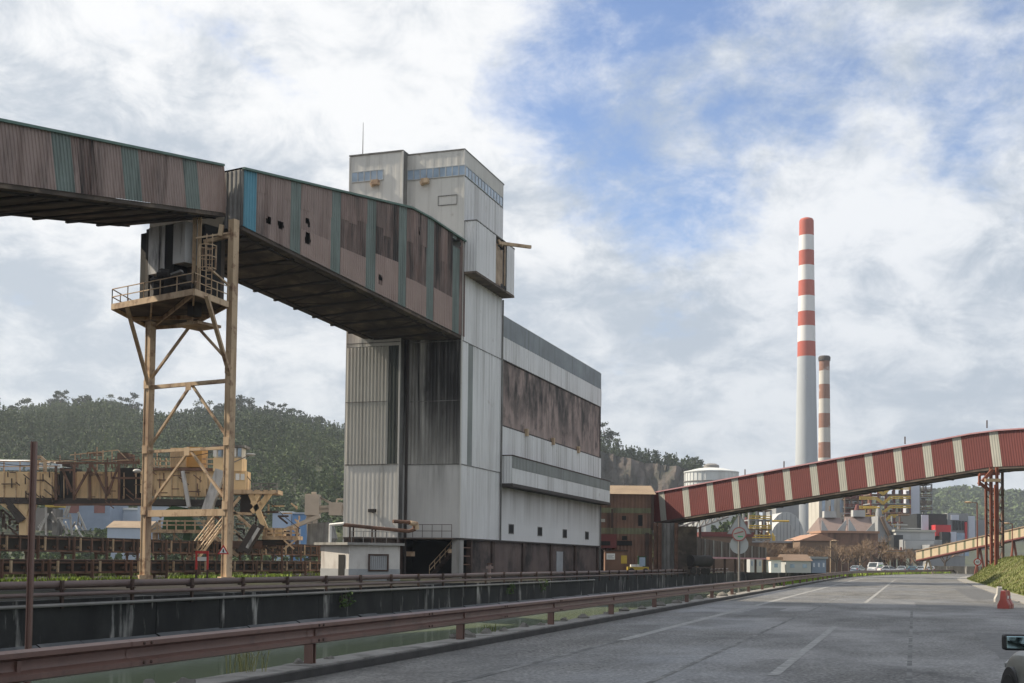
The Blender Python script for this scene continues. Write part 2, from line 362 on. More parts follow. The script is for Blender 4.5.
def leafmat(name, a, b, sc=.5):
    def f(t, nd, lk, bs):
        oc = nd.new('ShaderNodeTexCoord').outputs['Object']
        n = nd.new('ShaderNodeTexNoise'); lk.new(oc, n.inputs['Vector']); n.inputs['Scale'].default_value = sc; n.inputs['Detail'].default_value = 4
        n2_ = nd.new('ShaderNodeTexNoise'); lk.new(oc, n2_.inputs['Vector']); n2_.inputs['Scale'].default_value = sc*.08; n2_.inputs['Detail'].default_value = 3
        ad = nd.new('ShaderNodeMath'); ad.operation = 'MULTIPLY_ADD'; lk.new(n.outputs[0], ad.inputs[0]); ad.inputs[1].default_value = .5
        m2_ = nd.new('ShaderNodeMath'); m2_.operation = 'MULTIPLY'; lk.new(n2_.outputs[0], m2_.inputs[0]); m2_.inputs[1].default_value = .5; lk.new(m2_.outputs[0], ad.inputs[2])
        r_ = nd.new('ShaderNodeMapRange'); lk.new(ad.outputs[0], r_.inputs[0]); r_.inputs[1].default_value = .36; r_.inputs[2].default_value = .64
        mx_ = nd.new('ShaderNodeMix'); mx_.data_type = 'RGBA'; lk.new(r_.outputs[0], mx_.inputs[0]); mx_.inputs[6].default_value = (*a, 1); mx_.inputs[7].default_value = (*b, 1)
        lk.new(mx_.outputs[2], bs.inputs['Base Color']); bs.inputs['Roughness'].default_value = .8; bs.inputs['Specular IOR Level'].default_value = .2
    return tex_mat(name, f)
m_forest = leafmat('forest_leaves', (.018, .036, .018), (.11, .15, .055), .045)
m_tree = leafmat('ridge_tree_leaves', (.022, .038, .022), (.055, .075, .038), .4)
m_bush = leafmat('bush_leaves', (.03, .055, .018), (.08, .12, .035), .8)
m_grass = leafmat('grass_blades', (.06, .085, .018), (.15, .165, .04), .6)
m_grassg = leafmat('bright_grass', (.16, .24, .03), (.28, .36, .06), .9)
m_dry = leafmat('dry_grass', (.17, .14, .05), (.26, .22, .09), .6)
m_weed = leafmat('pale_weed', (.20, .21, .08), (.30, .28, .14), 3)
m_trunk = mat('tree_bark', (.09, .07, .055), .9, var=.3)
m_twig = mat('bare_twigs', (.22, .155, .105), .9, var=.25, vs=.8)
m_hill = mat('hill_soil', (.035, .042, .022), .95, var=.4, vs=.05, spots=((.075, .085, .03), .8, .03, .5, .62))
m_cliff = mat('bare_rock', (.082, .068, .060), .95, var=.35, vs=.05, streak=((.025, .032, .022), .85, .05, .012, .46, .62), streak2=((.13, .098, .083), .6, .045, .02, .56, .70), bump=(.12, .8, 3))

# ------------------------------------------------------------------ frames
C0 = V((-4.86, 113.78, 0)); u = V((.32, .9474, 0)).normalized(); v = V((-u.y, u.x, 0)); Z = V((0, 0, 1))
def T(s, t, z): return C0 + u*s + v*t + Z*z
rw = V((.313, .95, 0)).normalized(); rq = V((rw.y, -rw.x, 0))         # along / across the road
def RD(a, b, z=0.): return rw*a + rq*b + Z*z
kb = V((-2.8, 17.9, 0)).dot(rq)                                      # kerb line
qb = V((-9.7, 69, 0)).dot(rq)                                        # quay wall line
bank = kb-.52                                                        # edge of the near bank
CA0, CA1 = -60., 235.

# ------------------------------------------------------------------ ground, water, road
FAR = 2500
g = MB()
def sheet(a0, a1, b0, b1, z): g.add([RD(a0, b0, z), RD(a1, b0, z), RD(a1, b1, z), RD(a0, b1, z)][::-1], [(0, 1, 2, 3)])
sheet(-FAR, FAR, -FAR, qb, 0); sheet(-FAR, FAR, bank, FAR, 0); sheet(CA1, FAR, qb, bank, 0); sheet(-FAR, CA0, qb, bank, 0)
meta(g.build('ground', m_ground), kind='structure')
g = MB(); g.add([RD(CA0, qb, -2.4), RD(CA1, qb, -2.4), RD(CA1, bank+.4, -2.4), RD(CA0, bank+.4, -2.4)][::-1], [(0, 1, 2, 3)])
meta(g.build('water', m_water), kind='structure')
g = MB(); n_ = 118
for i in range(n_):                                                   # sloping concrete panels at the foot of the quay
    a0 = CA0+(CA1-CA0)*i/n_; a1 = CA0+(CA1-CA0)*(i+1)/n_-.05; dz = random.uniform(-.05, .05)
    g.add([RD(a0, qb+.02, -1.6+dz), RD(a1, qb+.02, -1.6+dz), RD(a1, qb+1.7, -2.5+dz), RD(a0, qb+1.7, -2.5+dz)][::-1], [(0, 1, 2, 3)])
g.add([RD(CA0, qb, -1.75), RD(CA1, qb, -1.75), RD(CA1, qb+1.6, -2.65), RD(CA0, qb+1.6, -2.65)][::-1], [(0, 1, 2, 3)])
meta(g.build('revetment', m_revet), kind='structure')
g = MB(); n_ = 300; rowsb = [(bank+.0, -.02), (bank-.5, -.7), (bank-1.4, -1.9), (bank-2.3, -3.2)]
vs = []
for b, z in rowsb:
    for i in range(n_+1):
        a = CA0+(CA1-CA0)*i/n_; k = 0 if z > -.1 else 1
        vs.append(RD(a, b+random.uniform(-.2, .2)*k, z+random.uniform(-.18, .18)*k))
m = n_+1
g.add(vs, [(j*m+i, j*m+i+1, (j+1)*m+i+1, (j+1)*m+i) for j in range(3) for i in range(n_)])
meta(g.build('canal_bank', m_earth), kind='structure')
# canal end walls
g = MB(); g.obox(RD(CA1, qb, -3.3), rw*.4, rq*(bank-qb), Z*3.29); meta(g.build('canal_end', m_quay), kind='structure')

ROADC = []                                                            # left road edge polyline with its gentle right bend
p = RD(-60, kb+.12); hd = math.atan2(rw.x, rw.y); q = V(p); step = 4.
for i in range(140):
    ROADC.append((V(q), hd)); a = (q-p).dot(rw)
    if a > 180: hd += R(.55)*min(1, (a-180)/60)
    q = q + V((math.sin(hd), math.cos(hd), 0))*step
def road_pt(i, off, z=0.):
    q, h = ROADC[i]; return q + V((math.cos(h), -math.sin(h), 0))*off + Z*z
def road_strip(mb, i0, i1, o0, o1, z):
    vs = []
    for i in range(i0, i1+1): vs += [road_pt(i, o0, z), road_pt(i, o1, z)]
    mb.add(vs, [(2*i, 2*i+1, 2*i+3, 2*i+2) for i in range(i1-i0)])
RWID = 12.8
g = MB(); road_strip(g, 0, 139, 0, RWID, .006); meta(g.build('road', m_asphalt), kind='structure')
g = MB(); road_strip(g, 0, 139, RWID, RWID+1.1, .05)
for i in range(139):
    a, b = road_pt(i, RWID), road_pt(i+1, RWID); g.add([a+Z*.004, b+Z*.004, b+Z*.05, a+Z*.05], [(0, 1, 2, 3)])
meta(g.build('gutter', m_bank), kind='structure')
def mark(a0, a1, b, wd, mt_, nm='road_marking'):
    g = MB(); n = max(2, int((a1-a0)/2)); vs = []
    for i in range(n+1):
        a = a0+(a1-a0)*i/n; j = (a+60)/step; k = int(j); fr = j-k
        A_ = road_pt(k, b-wd/2, .0102)*(1-fr)+road_pt(k+1, b-wd/2, .0102)*fr; B_ = road_pt(k, b+wd/2, .0102)*(1-fr)+road_pt(k+1, b+wd/2, .0102)*fr
        vs += [A_, B_]
    g.add(vs, [(2*i, 2*i+1, 2*i+3, 2*i+2) for i in range(n)])
    return meta(g.build(nm, mt_), kind='structure')
def aof(px, py): q = G(px, py); return (q-RD(-60, kb+.12)).dot(rw)-60, (q-RD(-60, kb+.12)).dot(rq)
a0, b0 = aof(773, 676); a1, b1 = aof(836, 627)
mark(a0, a1, b0+.0, .17, m_mark)
mark(a0-27, a0-13, b0, .17, m_mark)
a2, b2 = aof(866, 603); mark(a2, a2+90, b0, .17, m_mark)
a3, b3 = aof(720, 615); mark(a3-14, a3+150, b3, .24, m_mark)
mark(-30, a3-14.3, b3, .13, m_seam)
mark(-20, 70, b0-1.5, .09, m_seam, 'asphalt_joint'); mark(2, 48, b0+1.95, .08, m_seam, 'asphalt_joint')
def patch_(a0, a1, b0_, b1_):
    g = MB(); n = 10; L_ = [rail_pt0(a0+(a1-a0)*k/n, b0_+random.uniform(-.06, .06)) for k in range(n+1)]; R_ = [rail_pt0(a0+(a1-a0)*k/n, b1_+random.uniform(-.06, .06)) for k in range(n+1)]
    g.add(L_+R_, [(k, k+1, n+2+k, n+1+k) for k in range(n)]); meta(g.build('asphalt_repair', m_patch), kind='structure')
def rail_pt0(a, off):
    j = (a+60)/step; k = int(j); fr = j-k; return road_pt(k, off, .0085)*(1-fr)+road_pt(k+1, off, .0085)*fr
m_patch = mat('dark_asphalt_repair', (.075, .074, .072), .6, var=.3, vs=2.5, spots=((.15, .147, .14), .8, 5, .5, .65), bump=(12, .3, .01))
patch_(24, 33, 9.6, 11.9); patch_(52, 58, 8.2, 12.3); patch_(66, 95, 10.9, 12.6); patch_(40, 47, 2.6, 3.6)
# concrete strip on the near bank under the guardrail
g = MB()
for i in range(0, 78):
    a = -60+i*4
    g.obox(RD(a, bank, -.28), rw*4.0, rq*(kb-bank), Z*(.28+.13+.01*(i % 2)))
meta(g.build('bank_kerb', m_bank), kind='structure')
g = MB(); g.obox(RD(-60, kb+.003, -.1), rw*310, rq*.09, Z*.215); meta(g.build('kerb_face', m_kerbf), kind='structure')

# ------------------------------------------------------------------ haze
g = MB(); g.obox((-2700, -2700, -4.5), (5400, 0, 0), (0, 5400, 0), (0, 0, 165)); 
m_haze = bpy.data.materials.new('haze_air'); m_haze.use_nodes = True; m_haze.node_tree.nodes.clear()
ho = m_haze.node_tree.nodes.new('ShaderNodeOutputMaterial'); hv = m_haze.node_tree.nodes.new('ShaderNodeVolumePrincipled')
hv.inputs['Color'].default_value = (.82, .90, 1.0, 1); hv.inputs['Density'].default_value = .00021; hv.inputs['Anisotropy'].default_value = .3
m_haze.node_tree.links.new(hv.outputs[0], ho.inputs['Volume'])
meta(g.build('haze', m_haze), kind='stuff')

# ------------------------------------------------------------------ hills
ridge = [(-700, 440), (-400, 430), (-200, 425), (-60, 420), (0, 416), (30, 408), (60, 405), (95, 404), (130, 411), (165, 417), (200, 411), (235, 408), (270, 409), (300, 416), (345, 428), (420, 425), (520, 425), (600, 437), (640, 448), (690, 457), (712, 468), (735, 490), (770, 520), (820, 545), (900, 556)]
rx = np.array([r_[0] for r_ in ridge]); ry = np.array([r_[1] for r_ in ridge])
def fbm(x, y, s=0):
    t = 0.; amp = 1.; fr = 1.
    for k in range(4):
        t += amp*np.sin(fr*x*1.3+1.7*k+s+1.3*np.sin(fr*y*.9+k))*np.sin(fr*y*1.1+2.1*k+s*.7+1.1*np.sin(fr*x*.8)); amp *= .5; fr *= 2.03
    return t
DR, DF = 650., 300.
def hill_z(px, Y):
    px = np.asarray(px, float); Y = np.asarray(Y, float)
    ytop = np.interp(px, rx, ry)+np.where(np.asarray(px) < 590, 18, 12)
    h = 1.7+(560-ytop)/FPX*DR
    cl = np.clip((px-575)/35, 0, 1)*np.clip((735-px)/30, 0, 1)
    fr = np.clip((Y-DF)/(DR-DF), 0, 1.6)
    soft = np.where(fr < 1, fr**1.15*(1.55-.55*fr), 1-.8*(fr-1)**2)
    steep = np.where(fr < 1, np.clip((fr-.80)/.17, 0, 1)*.86+.14*fr, 1-.5*(fr-1))
    z = h*(soft*(1-cl)+steep*cl)
    z = z + np.clip(fr, 0, 1)*fbm(px/60., Y/45.)*3.2*(1-.3*cl)*np.clip((1.02-fr)/.15, .2, 1)
    z = z + 17*np.exp(-((px+50)/75)**2-((Y-470)/45)**2)
    return np.where(fr <= 0, -.5, z)
def hill_xyz(px, Y): return (px-512)/FPX*Y, Y, hill_z(px, Y)
def terrain(px0, px1, nx, Y0, Y1, ny, fn):
    pxs = np.linspace(px0, px1, nx); Ys = np.linspace(Y0, Y1, ny); A, B = np.meshgrid(pxs, Ys)
    X = (A-512)/FPX*B; Zz = fn(A, B); vs = np.stack([X, B, Zz], -1).reshape(-1, 3)
    mb = MB(); mb.v = [tuple(x) for x in vs]; mb.f = [(j*nx+i, j*nx+i+1, (j+1)*nx+i+1, (j+1)*nx+i) for j in range(ny-1) for i in range(nx-1)]; mb.sm = [True]*len(mb.f)
    return mb
mb = terrain(-700, 585, 220, 295, 980, 110, hill_z); meta(mb.build('hill', m_hill), kind='structure')
def cliff_z(px, Y):
    z = hill_z(px, Y); fr = np.clip((Y-DF)/(DR-DF), 0, 1.6)
    return z
mb = MB(); nx, ny = 150, 120
for j in range(ny):
    Y = DF-5+(980-DF+5)*(j/(ny-1)); 
    for i in range(nx):
        px = 585+(900-585)*i/(nx-1); z = float(hill_z(px, Y)); fr = (Y-DF)/(DR-DF)
        yy = Y + (6*float(fbm(px/9., z/9., 3))+3.*float(fbm(px/3.1, z/5., 1)) if .7 < fr < .99 and i > 0 else 0)
        mb.v.append(((px-512)/FPX*Y, yy, z))
mb.f = [(j*nx+i, j*nx+i+1, (j+1)*nx+i+1, (j+1)*nx+i) for j in range(ny-1) for i in range(nx-1)]; mb.sm = [True]*len(mb.f)
meta(mb.build('cliff_hill', m_cliff), kind='structure')
fx = np.array([700, 860, 900, 925, 960, 1000, 1060, 1200, 1500]); fy = np.array([558, 512, 504, 499, 496, 498, 502, 495, 480])
def far_z(px, Y):
    h = 1.7+(565-np.interp(px, fx, fy)-4)/FPX*1400; fr = np.clip((Y-900)/500, 0, 1.5)
    return np.where(fr <= 0, -1, h*np.where(fr < 1, np.sin(fr*math.pi/2), 1-.6*(fr-1)**2)+fr*fbm(px/30., Y/120.)*3)
mb = terrain(700, 1500, 120, 890, 1640, 50, far_z); meta(mb.build('far_hill', m_hill), kind='structure')

# forest: leaf clumps in one mesh (nobody could count it)
def forest(name, pts, hts, rad, leaf, nl, mt_):
    n = len(pts); pts = np.asarray(pts); hts = np.asarray(hts)
    th = RNG.uniform(0, 2*np.pi, (n, nl)); hh = RNG.uniform(.12, 1, (n, nl)); rr = np.sqrt(RNG.uniform(.1, 1, (n, nl)))
    prof = np.clip(1.25*(1.02-hh), .1, 1)*np.clip(hh*4, .3, 1)
    R_ = (rad*hts/hts.mean())[:, None]*prof*rr
    ctr = np.stack([pts[:, 0:1]+R_*np.cos(th), pts[:, 1:2]+R_*np.sin(th), pts[:, 2:3]+hts[:, None]*hh], -1).reshape(-1, 3)
    k = len(ctr); a = RNG.normal(size=(k, 3)); a /= np.linalg.norm(a, axis=1)[:, None]; b = RNG.normal(size=(k, 3)); b -= a*(a*b).sum(1)[:, None]; b /= np.linalg.norm(b, axis=1)[:, None]
    sz = leaf*RNG.uniform(.6, 1.35, (k, 1)); a *= sz; b *= sz*RNG.uniform(.5, .9, (k, 1))
    vs = np.stack([ctr-a, ctr-b*.9, ctr+a, ctr+b], 1).reshape(-1, 3)
    me = bpy.data.meshes.new(name); me.vertices.add(4*k); me.vertices.foreach_set('co', vs.ravel())
    me.loops.add(4*k); me.loops.foreach_set('vertex_index', np.arange(4*k)); me.polygons.add(k)
    me.polygons.foreach_set('loop_start', np.arange(k)*4); me.polygons.foreach_set('loop_total', np.full(k, 4)); me.update(); me.validate()
    me.materials.append(mt_); o = bpy.data.objects.new(name, me); C.objects.link(o); return meta(o, kind='stuff')
def scatter(n, px0, px1, Y0, Y1, fn, keep=None):
    px = RNG.uniform(px0, px1, n*3); Y = np.sqrt(RNG.uniform(Y0**2, Y1**2, n*3))
    if keep is not None: k = keep(px, Y); px, Y = px[k], Y[k]
    px, Y = px[:n], Y[:n]; z = fn(px, Y); return np.stack([(px-512)/FPX*Y, Y, z-.4], -1)
clear = lambda px, Y: (fbm(px/38., Y/30., 5) > -.75)
pts = scatter(13500, -120, 600, 330, 668, hill_z, clear)
forest('forest', pts, RNG.uniform(5.5, 11.5, len(pts)), 1.6, .46, 36, m_forest)
pts = scatter(420, 600, 722, 640, 668, hill_z); forest('cliff_top_forest', pts, RNG.uniform(3, 9, len(pts)), 1.7, .5, 40, m_forest)
pts = scatter(500, 590, 790, 330, 560, hill_z); forest('cliff_foot_forest', pts, RNG.uniform(5, 9, len(pts)), 2.4, 1., 24, m_forest)
pts = scatter(4200, 840, 1150, 1000, 1420, far_z); forest('far_forest', pts, RNG.uniform(9, 15, len(pts)), 4, 2.2, 16, m_forest)
pts = scatter(190, 50, 210, 264, 286, lambda a, b: 0*a); forest('yard_edge_trees', pts, RNG.uniform(4.5, 8.5, len(pts)), 2.2, .6, 40, m_bush)
pts = scatter(330, -60, 345, 225, 320, lambda a, b: 0*a); forest('yard_edge_bushes', pts, RNG.uniform(2, 4.5, len(pts)), 1.7, .55, 24, m_bush)

# ridge trees: umbrella-shaped eucalyptus silhouettes, one object each
def leaves(mb, c, rx_, rz_, n, s):
    for i in range(n):
        d = V((random.gauss(0, 1), random.gauss(0, 1), random.gauss(0, 1))).normalized()*random.uniform(.35, 1)
        p = V(c)+V((d.x*rx_, d.y*rx_, d.z*rz_)); a = V((random.gauss(0, 1), random.gauss(0, 1), random.gauss(0, 1))).normalized(); b = a.orthogonal().normalized()
        k = s*random.uniform(.6, 1.3); mb.add([p-a*k, p-b*k*.7, p+a*k, p+b*k*.7], [(0, 1, 2, 3)])
def make_ridge_tree(h, sp, ncl):
    t = thing('ridge_tree', 'tall dark tree with a loose rounded crown rising above the wooded ridge line', 'tree', (0, 0, 0), 'trees along the hill ridge')
    tr = MB(); cr = MB(); tr.tube((0, 0, -1), (0, 0, h*.6), .32, 6, .16)
    for i in range(ncl):
        an = random.uniform(0, 6.28); rr = sp*random.uniform(.1, 1); zz = h*random.uniform(.5, .95)*(1-.18*rr/sp)
        c = V((rr*math.cos(an), rr*math.sin(an), zz)); tr.tube((0, 0, h*random.uniform(.35, .55)), c, .12, 4, .04)
        leaves(cr, c, sp*.42, sp*.3, 34, .55)
    tr.build('trunk', m_trunk, t, local=True); cr.build('crown', m_tree, t, local=True); return t
protos = [make_ridge_tree(18, 5.0, 12), make_ridge_tree(15, 4.6, 11), make_ridge_tree(21, 4.4, 12)]
used = set()
rpx = [-60, -35, -12, 8, 20, 34, 47, 56, 60, 72, 80, 88, 93, 101, 108, 113, 119, 128, 141, 163, 172, 180, 188, 196, 203, 212, 218, 226, 231, 240, 247, 254, 262, 268, 276, 286, 296, 309, 321, 603, 609, 617, 630, 643, 655, 668, 682, 690, 697, 703, 709, 714]
for i, px in enumerate(rpx):
    k = random.choice((0, 0, 1, 1, 2)) if px < 600 or px in (603, 609) or px > 680 else 1
    Y = random.uniform(640, 655); x, y, z = hill_xyz(px+random.uniform(-3, 3), Y); sc_ = random.uniform(.62, 1.0)*(1 if px < 600 or px < 612 else .72)
    loc = (float(x), float(y), float(z)-.5)
    if k not in used: used.add(k); o = protos[k]; o.location = loc; o.scale = (sc_,)*3
    else: dup(protos[k], loc, random.uniform(0, 6), scale=(sc_,)*3)

# ------------------------------------------------------------------ quay wall, pipes along it
g = MB(); n_ = 59
for i in range(n_):
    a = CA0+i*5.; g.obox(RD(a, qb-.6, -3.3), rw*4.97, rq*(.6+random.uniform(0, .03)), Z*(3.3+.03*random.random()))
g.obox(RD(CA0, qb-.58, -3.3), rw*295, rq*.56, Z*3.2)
t = thing('quay_wall', 'dark soot-stained concrete quay wall with pale streaks along the far side of the canal', 'wall', RD(60, qb, -3))
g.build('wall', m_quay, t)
t = thing('pipeline', 'brown and grey pipes running on brackets along the top of the quay wall', 'pipes', RD(60, qb, 0))
g = MB(); g.tube(RD(CA0, qb-.15, .58), RD(215, qb-.15, .58), .15, 10); g.build('pipe', m_pipe, t)
g = MB(); g.tube(RD(CA0, qb+.12, .22), RD(215, qb+.12, .22), .08, 8); g.build('pipe', m_pipe, t)
g = MB(); g.tube(RD(CA0, qb+.15, -.18), RD(120, qb+.15, -.18), .07, 8); g.build('pipe', m_pipeg, t)
for i in range(62):
    a = CA0+2+i*4.4; g = MB(); g.box(RD(a, qb+.05, .22), (.12, .12, 1.06), hd); g.box(RD(a, qb-.02, .40), (.4, .10, .06), -math.atan2(rw.x, rw.y)); g.build('bracket', m_rustd, t)
for i, (a, b_) in enumerate(((30.5, .1), (20, .08), (63, .1), (93, .1), (102, .1))):
    g = MB()
    for k in range(9): leaves(g, RD(a+random.uniform(-.9, .9), qb+.16, -random.uniform(.1, .9)), .3, .25, 16, .08)
    s_ = MB()
    for k in range(5): s_.tube(RD(a+random.uniform(-.7, .7), qb+.1, .0), RD(a+random.uniform(-.9, .9), qb+.18, -.8), .015, 4)
    t = thing('creeper', 'small green creeper hanging over the edge of the dark quay wall', 'plant', RD(a, qb+.16, -.9), 'creepers on the quay wall')
    g.build('foliage', m_bush, t); s_.build('stem', m_trunk, t)

# ------------------------------------------------------------------ guardrail
def rail_pt(a, off, z):
    j = (a+60)/step; k = int(j); fr = j-k
    return road_pt(k, off, z)*(1-fr)+road_pt(k+1, off, z)*fr
gr = thing('guardrail', 'long rusty brown steel guardrail between the canal and the road', 'guardrail', RD(14, kb-.3))
prof = [(.02, .435), (.085, .46), (.085, .515), (.01, .55), (.0, .60), (.01, .65), (.085, .685), (.085, .735), (.02, .76), (.0, .752)]
aa = -14.; first = True
while aa < 300:
    g = MB(); L_ = 4.32; vs = []
    nseg = 3
    for i in range(nseg+1):
        a = aa+L_*i/nseg+(-.16 if i == 0 else 0)
        for x, z in prof: vs.append(rail_pt(a, -.30+x+(.006 if i == 0 else 0), z))
    n = len(prof); g.add(vs, [(i*n+j, i*n+j+1, (i+1)*n+j+1, (i+1)*n+j) for i in range(nseg) for j in range(n-1)], True)
    vs2 = [p_-rq*.012 for p_ in vs]; g.add(vs2, [((i+1)*n+j, (i+1)*n+j+1, i*n+j+1, i*n+j) for i in range(nseg) for j in range(n-1)], True)
    o = g.build('rail_beam', m_rail, gr)
    if aa < 32:
        for dz in (.49, .71):
            for da in (.06, .20): b_ = MB(); b_.ball(rail_pt(aa+da, -.30+.09, dz), .022, 6); b_.build('bolt', m_rustd, o)
    aa += L_
a = aof(323, 660)[0]
a = V((-3.04, 18.2, 0)).dot(rw); a -= 6.33*4; k = 0
while a < 300 and k < 60:
    g = MB(); p0 = rail_pt(a, -.37, .05); g.ibeam(p0, p0+Z*.66, .11, .14, (rw.x, rw.y, 0), .018); g.box(p0+rq*.05+Z*.5, (.10, .06, .2), -hd*0+math.atan2(rq.y, rq.x)); g.build('post', m_rail, gr); a += 6.33; k += 1

# rocks and weeds along the bank
m_rock = mat('grey_rock', (.17, .16, .145), .9, var=.25, vs=3, bump=(9, .6))
def rock(loc, s):
    g = MB(); sd = random.uniform(0, 99); g.ball((0, 0, 0), s, 12, (1.25, .8, .55))
    g.v = [(x*(1+.28*math.sin(5*x/s+sd)*math.cos(4*y/s+sd)), y*(1+.25*math.sin(6*z/s+sd)), z*(1+.3*math.sin(4*x/s+sd*2))) for x, y, z in g.v]
    g.sm = [False]*len(g.f)
    o = g.build('rock', m_rock, loc=loc, local=True); o.rotation_euler = (0, 0, random.uniform(0, 6)); return meta(o, 'small broken rock lying on the concrete strip under the guardrail', 'rock', 'rocks under the guardrail')
for a, s in ((16.3, .13), (17.2, .09), (22.9, .16), (23.4, .22), (24.6, .18), (25.6, .14), (27.5, .17), (28.6, .1), (31, .14), (32.5, .2), (35.5, .15), (38, .2), (40, .17), (43, .26), (44, .22), (46.5, .25), (49, .22), (52, .28), (55, .25), (58, .3), (61, .25), (12.6, .16), (13.2, .12)):
    rock(rail_pt(a, random.uniform(-.62, -.42), .13+s*.12), s*.8)
def weed(loc, h, n, name, mt_, label, group=None):
    g = MB()
    for i in range(n):
        an = random.uniform(0, 6.28); l = random.uniform(.2, .6)*h; p0 = V(loc)+V((random.gauss(0, .11), random.gauss(0, .11), -.02)); p1 = p0+V((math.cos(an)*l*.4, math.sin(an)*l*.4, h*random.uniform(.5, .8))); p2 = p1+V((math.cos(an)*l*.7, math.sin(an)*l*.7, h*.2)); s_ = V((-math.sin(an), math.cos(an), 0))*.0045
        g.add([p0-s_, p0+s_, p1+s_, p1-s_, p2], [(0, 1, 2, 3), (3, 2, 4)])
    return meta(g.build(name, mt_, loc=loc), label, 'plant', group)
weed(rail_pt(14.9, -.62, .13), .38, 55, 'weed', m_weed, 'tuft of dry yellowish weeds on the bank beneath the near end of the guardrail')
weed(rail_pt(25.2, -.66, .13), .22, 40, 'weed', m_grass, 'small green weed growing beside rocks under the guardrail')

# thin rusty post at the left
pp = P(28.5, 640, 13.2); g = MB(); pb = V((pp.x, pp.y, -.05)); g.ibeam(pb, pb+Z*2.98, .058, .05, (1, 0, 0), .012)
meta(g.build('steel_post', m_rail, loc=pb), 'slim rusty steel post standing behind the near end of the guardrail', 'post')

# ------------------------------------------------------------------ the big transfer tower and its hall
TW = thing('processing_tower', 'huge grey metal-clad industrial tower with a long hall, sooty base and window bands', 'building', T(6, 5, 0))
H0, H1, H2, HT = 3.72, 10.66, 22.3, 40.45
nL = -u; nR = -v
def wallL(nm, t0, t1, z0, z1, m_, s=0., pitch=.36, amp=.05, lab=None):
    g = MB(); g.corr(lambda x, h: T(s, x, z0+(z1-z0)*h), t0, t1, pitch, amp, nL); return g.build(nm, m_, TW, label=lab)
def wallR(nm, s0, s1, z0, z1, m_, t=0., pitch=.85, amp=.055, lab=None):
    g = MB(); g.corr(lambda x, h: T(x, t, z0+(z1-z0)*h), s0, s1, pitch, amp, nR); return g.build(nm, m_, TW, label=lab)
BK = 5.85; TE = 11.45
wallL('wall_panel', 0, BK, H0, H1-.03, m_soot2, 0, .9, .02, 'flat wall stained with soot')
wallL('wall_panel', 0, BK, H1, 24.5, m_soot, 0, .36, .06, 'ribbed wall streaked black under the conveyor')
wallL('wall_panel', 0, BK, 24.5, HT, m_clad, 0, .9, .01)
wallL('wall_panel', BK, TE, H0, H1-.03, m_clad, -1., .45, .008)
wallL('wall_panel', 7.05, TE, H1, H2-.4, m_cladg, -1., .36, .06, 'ribbed beige-grey wall')
wallL('green_strip', BK, 7.05, H1, H2-.4, m_gstrip, -.99, .36, .06)
wallL('wall_panel', BK, TE, H2-.35, HT+.12, m_clad, -.95, .9, .01)
g = MB(); g.obox(T(-1, BK, H0), u*1.02, v*.06, Z*(HT+.1-H0)); g.build('wall_return', m_gsheet, TW)
g = MB(); g.obox(T(-1.06, BK-.03, H0), u*.1, v*.16, Z*(HT+.12-H0)); g.build('corner_trim', m_clad, TW)
g = MB(); g.obox(T(-1, TE, 0), u*53, v*.1, Z*26.5); g.obox(T(-1, TE, 26.5), u*12.2, v*.1, Z*14); g.build('rear_wall', m_clad, TW)
wallR('wall_panel', 0, 11.3, H0, H1-.03, m_cladr, 0, 1., .02)
wallR('wall_panel', 0, 1.55, H1, H2, m_cladr); wallR('translucent_strip', 1.55, 3.0, H1, H2, m_ledgeg, .01, .36, .04); wallR('wall_panel', 3.0, 11.3, H1, H2, m_cladr)
wallR('wall_panel', 0, 11.3, H2+.03, 37.9, m_cladr); wallR('wall_panel', 0, 11.3, 39.0, HT, m_clad, 0, .36, .05, 'dark ribbed parapet band')
g = MB(); g.obox(T(.02, .05, 37.85), u*11.26, v*.04, Z*1.2); g.build('window_recess', m_wframe, TW)
g = MB(); g.obox(T(-.05, -.05, H0), u*.12, v*.12, Z*(HT-H0+.1)); g.build('corner_trim', m_clad, TW)
for z, s1 in ((H1, 11.3), (H2, 11.3)):
    g = MB(); g.obox(T(0, -.06, z-.06), u*s1, v*.04, Z*.08); g.build('flashing', m_gsheet, TW)
    g = MB(); g.obox(T(-.06, .1, z-.06), u*.04, v*(BK-.2), Z*.08); g.obox(T(-1.07, BK, z-.06), u*.04, v*(TE-BK), Z*.08); g.build('flashing', m_gsheet, TW)
g = MB(); g.obox(T(-.06, -.06, HT), u*11.5, v*(BK+.06), Z*.12); g.obox(T(-1.06, BK, HT+.13), u*12.5, v*(TE-BK+.1), Z*.12); g.build('roof', m_gsheet, TW)
g = MB(); g.obox(T(11.25, .0, 26.5), u*.06, v*TE, Z*(HT-26.5)); g.build('rear_wall', m_clad, TW)
for s_ in (11.15,): 
    g = MB(); g.tube(T(s_, -.16, H0), T(s_, -.16, 28.4), .09, 8); g.build('downpipe', m_gsheet, TW)
for s_ in (51.7,): g = MB(); g.tube(T(s_, -.16, .2), T(s_, -.16, 9.1), .09, 8); g.build('downpipe', m_gsheet, TW)
g = MB(); g.tube(T(-.14, 5.45, .2), T(-.14, 5.45, 23), .13, 8); g.build('downpipe', m_trim, TW)
for z in (16.6,): 
    g = MB(); g.obox(T(-1.09, 7.1, z), u*.03, v*(TE-7.1), Z*.07); g.build('sheet_lap', m_gsheet, TW); g = MB(); g.obox(T(-.09, .1, z), u*.03, v*(5.1), Z*.07); g.build('sheet_lap', m_gsheet, TW)
